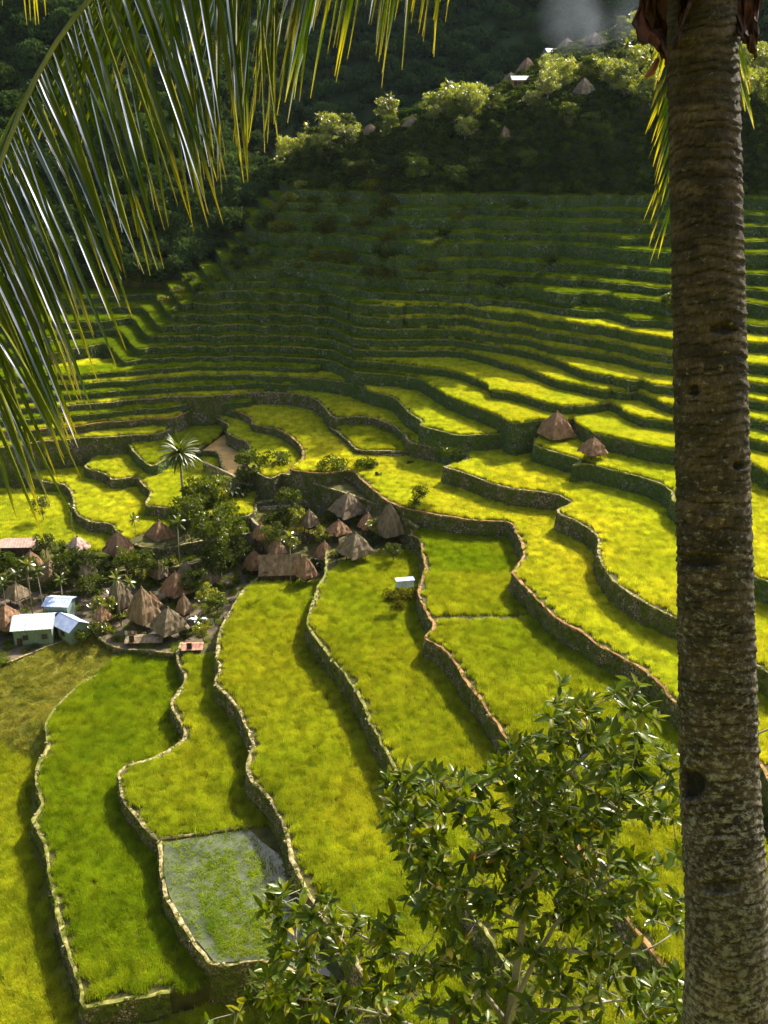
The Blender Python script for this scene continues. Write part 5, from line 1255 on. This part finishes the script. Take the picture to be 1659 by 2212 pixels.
frond(PD, lambda f, sg: RT*sg, lambda f, sg: .44, 70, W=.0095, down=1.0, fwd=.4, sidew=.48, grav=.3, tipc=.8)
PE = [crown, dp(1400, -1200, 3.9), dp(1100, -1350, 3.3), dp(700, -1200, 2.9)]
frond(PE, lambda f, sg: FW*sg, lambda f, sg: .6, 40, W=.014)
# ragged fibre sheaths round the top of the trunk
def sheath(pts2, d0, d1, label):
    """crumpled fibre mat hanging from a dead leaf base"""
    n = len(pts2); vs = []; fs = []; m_ = 14
    L0, L1 = pts2
    for i in range(m_+1):
        f = i/m_; a = Vector(( *L0[0], 0)).lerp(Vector((*L0[1], 0)), f) if len(L0) == 2 else None
        def pl(P, f):
            k = f*(len(P)-1); j_ = min(int(k), len(P)-2); t_ = k-j_; return (P[j_][0]*(1-t_)+P[j_+1][0]*t_, P[j_][1]*(1-t_)+P[j_+1][1]*t_)
        A_, B_ = pl(L0, f), pl(L1, f)
        for j_ in range(11):
            g = j_/10; x = A_[0]*(1-g)+B_[0]*g+random.uniform(-3, 3); y = A_[1]*(1-g)+B_[1]*g+random.uniform(-5, 5)
            vs.append(dp(x, y, d0*(1-g)+d1*g+random.uniform(-.025, .025)+.05*math.sin(f*9+g*5))-base_off)
    for i in range(m_):
        for j_ in range(10): a = i*11+j_; fs.append([a, a+11, a+12, a+1])
    o = mesh_obj('leaf_sheath', vs, fs, M['fibre'], palm); sm = o.modifiers.new('thick', 'SOLIDIFY'); sm.thickness = .012; return o
sheath(([(1560,-260),(1450,-120),(1440,0),(1440,70),(1438,140)], [(1420,-260),(1385,-160),(1392,-30),(1366,50),(1378,96),(1412,90),(1434,120)]), 4.28, 4.2, '')
sheath(([(1450,-300),(1460,-150),(1470,-40),(1470,30),(1452,110)], [(1640,-300),(1600,-190),(1560,-110),(1515,-50),(1490,10)]), 4.24, 4.22, '')
sheath(([(1560,-260),(1585,-120),(1588,-20),(1590,60)], [(1700,-260),(1660,-120),(1638,20),(1634,110),(1630,128)]), 4.3, 4.35, '')
mb = MB(); mb.tube([dp(1420, 130, 4.3)-base_off, dp(1408, 155, 4.27)-base_off, dp(1397, 165, 4.25)-base_off], [.012, .016, .009], 6); mb.build('dead_stalk', M['leaf_brown'], palm)
for k in range(9):
    az_ = k*.7; e_ = crown+Vector((math.cos(az_)*.45, math.sin(az_)*.45, .35)); mb = MB(); mb.tube([crown-base_off+Vector((0, 0, -.2)), crown.lerp(e_, .6)-base_off, e_-base_off], [.05, .035, .028], 6); mb.build('leaf_stalk', M['rachis'], palm)
tag(palm, 'coconut palm with thick ringed trunk at right and drooping fronds across the top left', 'palm tree')

# ------------------------------------------------------------------ leafy tree in the foreground
random.seed(11); np.random.seed(11)
ft = empty('leafy_tree'); D0 = 9.5
nodes = []
def path(pts, r0, r1, mbb):
    P = [dp(x, y, d_) for x, y, d_ in pts]; q, _ = interp_path(P, [1]*len(P), .12); q.append(P[-1]); n = len(q)
    rad = [r0+(r1-r0)*k/(n-1) for k in range(n)]; mbb.tube([p-fo for p in q], rad, 7, True); nodes.extend([(p, r) for p, r in zip(q, rad)]); return q
stem0 = dp(1085, 2320, 9.6); gz = 42.0; fo = Vector((stem0.x, stem0.y+.3, gz)); ft.location = fo
mb = MB(); mb.tube([Vector((0, 0, -.5)), Vector((-.1, 0, 8)), Vector((.05, -.1, 15)), stem0-fo+Vector((-.1, .2, -1.5)), stem0-fo], [.22, .17, .12, .07, .055], 9)
path([(1085,2320,9.6),(1098,2212,9.5),(1115,2100,9.5),(1128,1990,9.5),(1128,1928,9.5)], .045, .034, mb)
path([(1128,1928,9.5),(1112,1890,9.55),(1095,1840,9.6),(1060,1790,9.7),(1000,1730,9.7),(940,1680,9.7)], .026, .008, mb)
path([(1128,1928,9.5),(1160,1880,9.4),(1175,1800,9.4),(1190,1700,9.35),(1200,1600,9.3),(1225,1500,9.3)], .028, .008, mb)
path([(1190,1700,9.35),(1260,1640,9.2),(1330,1560,9.2),(1375,1490,9.2)], .016, .006, mb)
path([(1085,2320,9.6),(1110,2180,9.3),(1170,2048,9.2),(1230,1960,9.1),(1320,1900,9.0),(1420,1850,9.0)], .034, .010, mb)
path([(1128,1990,9.5),(1060,1960,9.7),(975,1880,9.8),(900,1790,9.8),(860,1700,9.8)], .02, .007, mb)
path([(1098,2212,9.5),(1020,2120,9.7),(930,2080,9.8),(820,2040,9.9),(700,1980,10),(640,1940,10)], .026, .007, mb)
path([(1085,2320,9.6),(980,2260,9.9),(850,2200,10),(720,2170,10.2),(610,2150,10.3)], .026, .008, mb)
path([(1170,2048,9.2),(1280,2060,9.0),(1380,2060,8.9),(1450,2020,8.9)], .018, .007, mb)
path([(1110,2180,9.3),(1220,2180,9.0),(1340,2160,8.9),(1440,2150,8.9)], .02, .008, mb)
path([(1200,1640,9.3),(1290,1720,9.2),(1380,1765,9.2),(1450,1748,9.1),(1540,1620,9.0),(1620,1592,8.9),(1700,1558,8.8)], .016, .009, mb)
outline = F('V', (560,1975),(620,1905),(700,1925),(760,1965),(810,1990),(870,1965),(905,1885),(835,1800),(822,1700),(835,1675),(910,1640),(990,1655),(1040,1680),(1080,1610),(1150,1600),(1180,1530),(1215,1462),(1290,1500),(1370,1462),(1425,1560),(1460,1650),(1475,2300),(380,2300),(440,2210),(500,2150),(560,2090),(575,2040))
gaps = [F('V', (925,1760),(1000,1770),(1040,1850),(960,1850)), F('V', (1300,1780),(1460,1775),(1460,1850),(1330,1845)), F('V', (1330,1990),(1470,2000),(1470,2110),(1350,2090)), F('V', (980,1960),(1080,1990),(1090,2090),(990,2060)), F('V', (870,1985),(950,1990),(930,2060),(860,2040)), F('V', (1150,1935),(1200,1905),(1215,1935),(1160,1990)), F('V', (1060,1690),(1130,1710),(1100,1770),(1050,1750)), F('V', (700,2065),(790,2070),(770,2120),(690,2110)), F('V', (560,2190),(700,2190),(690,2250),(560,2250))]
cl = []
while len(cl) < 880:
    x, y = random.uniform(280, 1475), random.uniform(1460, 2300)
    if len(cl) % 6 == 0: x, y = random.gauss(1200, 110), random.gauss(1790, 130)
    a1, b1 = np.array([x]), np.array([y])
    if not pip(a1, b1, outline)[0]: continue
    if any(pip(a1, b1, g)[0] for g in gaps) and random.random() < .93: continue
    cl.append(dp(x, y, 9.6+random.uniform(-.9, .9)-(x-900)*.0009))
NP_ = [Vector(p) for p, _ in nodes]
arr = np.array([tuple(p) for p in NP_])
cl.sort(key=lambda c: float(np.min(np.linalg.norm(arr-np.array(tuple(c)), axis=1))))
LV = {'leaf_fg': ([], []), 'leaf_yellow': ([], []), 'leaf_brown': ([], []), 'leaf_light': ([], [])}
def leaf(kind, base, dr, up_, L_, W_):
    vs, fs = LV[kind]; sd_ = dr.cross(up_).normalized(); up_ = sd_.cross(dr).normalized(); i = len(vs); n = 4; cv = random.uniform(.1, .5)
    for k in range(n+1):
        u = k/n; w = W_*math.sin(PI*(u*.9+.08))**.8 if k < n else .002; c = base+dr*L_*u-up_*(cv*L_*u*u*.5)
        vs += [c-sd_*w+up_*w*.35-fo, c-fo, c+sd_*w+up_*w*.35-fo]
    for k in range(n):
        a = i+k*3; fs += [[a, a+1, a+4, a+3], [a+1, a+2, a+5, a+4]]
for c in cl:
    dist = np.linalg.norm(arr-np.array(tuple(c)), axis=1); k = int(np.argmin(dist)); b = Vector(arr[k]); dv = c-b
    if dv.length < .03: dv = Vector((0, 0, .05))
    mid = b.lerp(c, .5)+Vector((random.uniform(-.04, .04), random.uniform(-.04, .04), -.06*dv.length)); rr_ = .006+.004*min(dv.length, 1)
    mb.tube([b-fo, mid-fo, c-fo], [rr_, rr_*.8, .004], 5, False); arr = np.vstack([arr, [tuple(mid)], [tuple(c)]])
    ax = ((c-mid).normalized()+Vector((random.gauss(0, .3), random.gauss(0, .3), .55))).normalized(); o1 = ax.orthogonal().normalized()
    nl = random.randint(5, 12)
    for q in range(nl):
        f_ = 1-.75*(q/nl)**1.2; an = q*2.4+random.uniform(-.9, .9); el = random.uniform(.2, 1.6); rad = (Matrix.Rotation(an, 3, ax) @ o1); dr = (rad*math.sin(el)+ax*math.cos(el)+Vector((0, 0, -.15))).normalized()
        kd = 'leaf_fg'; w_ = random.random()
        if w_ < .010: kd = 'leaf_yellow'
        elif w_ < .012: kd = 'leaf_brown'
        elif w_ < .16: kd = 'leaf_light'
        L_l = random.uniform(.085, .19); leaf(kd, (mid.lerp(c, f_) if dv.length > .1 else c-ax*.08*(1-f_)), dr, (ax+Vector((random.gauss(0, .5), random.gauss(0, .5), .4))).normalized(), L_l, L_l*random.uniform(.15, .22))
tkb = mb.build('trunk', M['pale_bark'], ft, True)
cr_ = mesh_obj('crown', LV['leaf_fg'][0], LV['leaf_fg'][1], M['leaf_fg'], ft, True)
mesh_obj('young_leaves', LV['leaf_light'][0], LV['leaf_light'][1], M['leaf_light'], ft, True)
mesh_obj('yellow_leaves', LV['leaf_yellow'][0], LV['leaf_yellow'][1], M['leaf_yellow'], ft, True)
mesh_obj('dead_leaves', LV['leaf_brown'][0], LV['leaf_brown'][1], M['leaf_brown'], ft, True)
tag(ft, 'leafy tree with glossy dark leaves and pale twigs in the lower right foreground', 'tree')

# olive garden plot and bare plot details
pts = []
for k in range(260):
    x, y = random.uniform(535, 745), random.uniform(1085, 1150)
    if pip(np.array([x]), np.array([y]), OP['rim']+[(745,1125)])[0]: pts.append(un(x, y, 6.6))
scatter('plot_weeds', pts, TUFT['drygrass'], .7, 1.2, .1, label='olive weeds in the walled garden plot of the village', cat='weeds')

# ------------------------------------------------------------------ haze and smoke
def box_obj(name, lo, hi, mat, kind, label, cat):
    (x0, y0, z0), (x1, y1, z1) = lo, hi
    o = mesh_obj(name, [(x0,y0,z0),(x1,y0,z0),(x1,y1,z0),(x0,y1,z0),(x0,y0,z1),(x1,y0,z1),(x1,y1,z1),(x0,y1,z1)], [(3,2,1,0),(4,5,6,7),(0,1,5,4),(1,2,6,5),(2,3,7,6),(3,0,4,7)], mat)
    tag(o, label, cat, kind=kind); return o
m, t = newmat('haze'); pv = N(t, 'ShaderNodeVolumePrincipled'); pv.inputs['Color'].default_value = (.62, .78, 1, 1); pv.inputs['Density'].default_value = HAZE; pv.inputs['Anisotropy'].default_value = .2
oo = N(t, 'ShaderNodeOutputMaterial'); t.links.new(pv.outputs[0], oo.inputs['Volume'])
if HAZE: box_obj('haze', (-520, -170, -9), (520, 770, 345), m, 'stuff', 'thin bluish haze over the valley', 'haze')
sm_ = []
g = hp_img(1275, 130)
m, t = newmat('smoke'); pv = N(t, 'ShaderNodeVolumePrincipled'); pv.inputs['Color'].default_value = (.75, .86, 1, 1)
nz = noise(t, 1.2, 4, coord='Generated', mapscale=(2, 2, 1.2)); gr_ = N(t, 'ShaderNodeTexCoord'); sx = N(t, 'ShaderNodeSeparateXYZ'); t.links.new(gr_.outputs['Generated'], sx.inputs[0])
dl = N(t, 'ShaderNodeVectorMath', operation='DISTANCE'); t.links.new(gr_.outputs['Generated'], dl.inputs[0]); dl.inputs[1].default_value = (.5, .5, .45)
mr = N(t, 'ShaderNodeMapRange'); mr.inputs[1].default_value = .5; mr.inputs[2].default_value = .1; mr.inputs[3].default_value = 0; mr.inputs[4].default_value = 1; t.links.new(dl.outputs['Value'], mr.inputs[0])
n2_ = ramp(t, nz, [(.4, (0, 0, 0)), (.7, (1, 1, 1))]); ml = N(t, 'ShaderNodeMath', operation='MULTIPLY'); t.links.new(mr.outputs[0], ml.inputs[0]); t.links.new(n2_, ml.inputs[1])
m2_ = N(t, 'ShaderNodeMath', operation='MULTIPLY'); m2_.inputs[1].default_value = .03; t.links.new(ml.outputs[0], m2_.inputs[0]); t.links.new(m2_.outputs[0], pv.inputs['Density'])
oo = N(t, 'ShaderNodeOutputMaterial'); t.links.new(pv.outputs[0], oo.inputs['Volume'])
box_obj('smoke', (g.x-15, g.y-9, g.z-2), (g.x+17, g.y+12, g.z+26), m, 'stuff', 'thin blue smoke drifting over the hilltop huts', 'smoke')
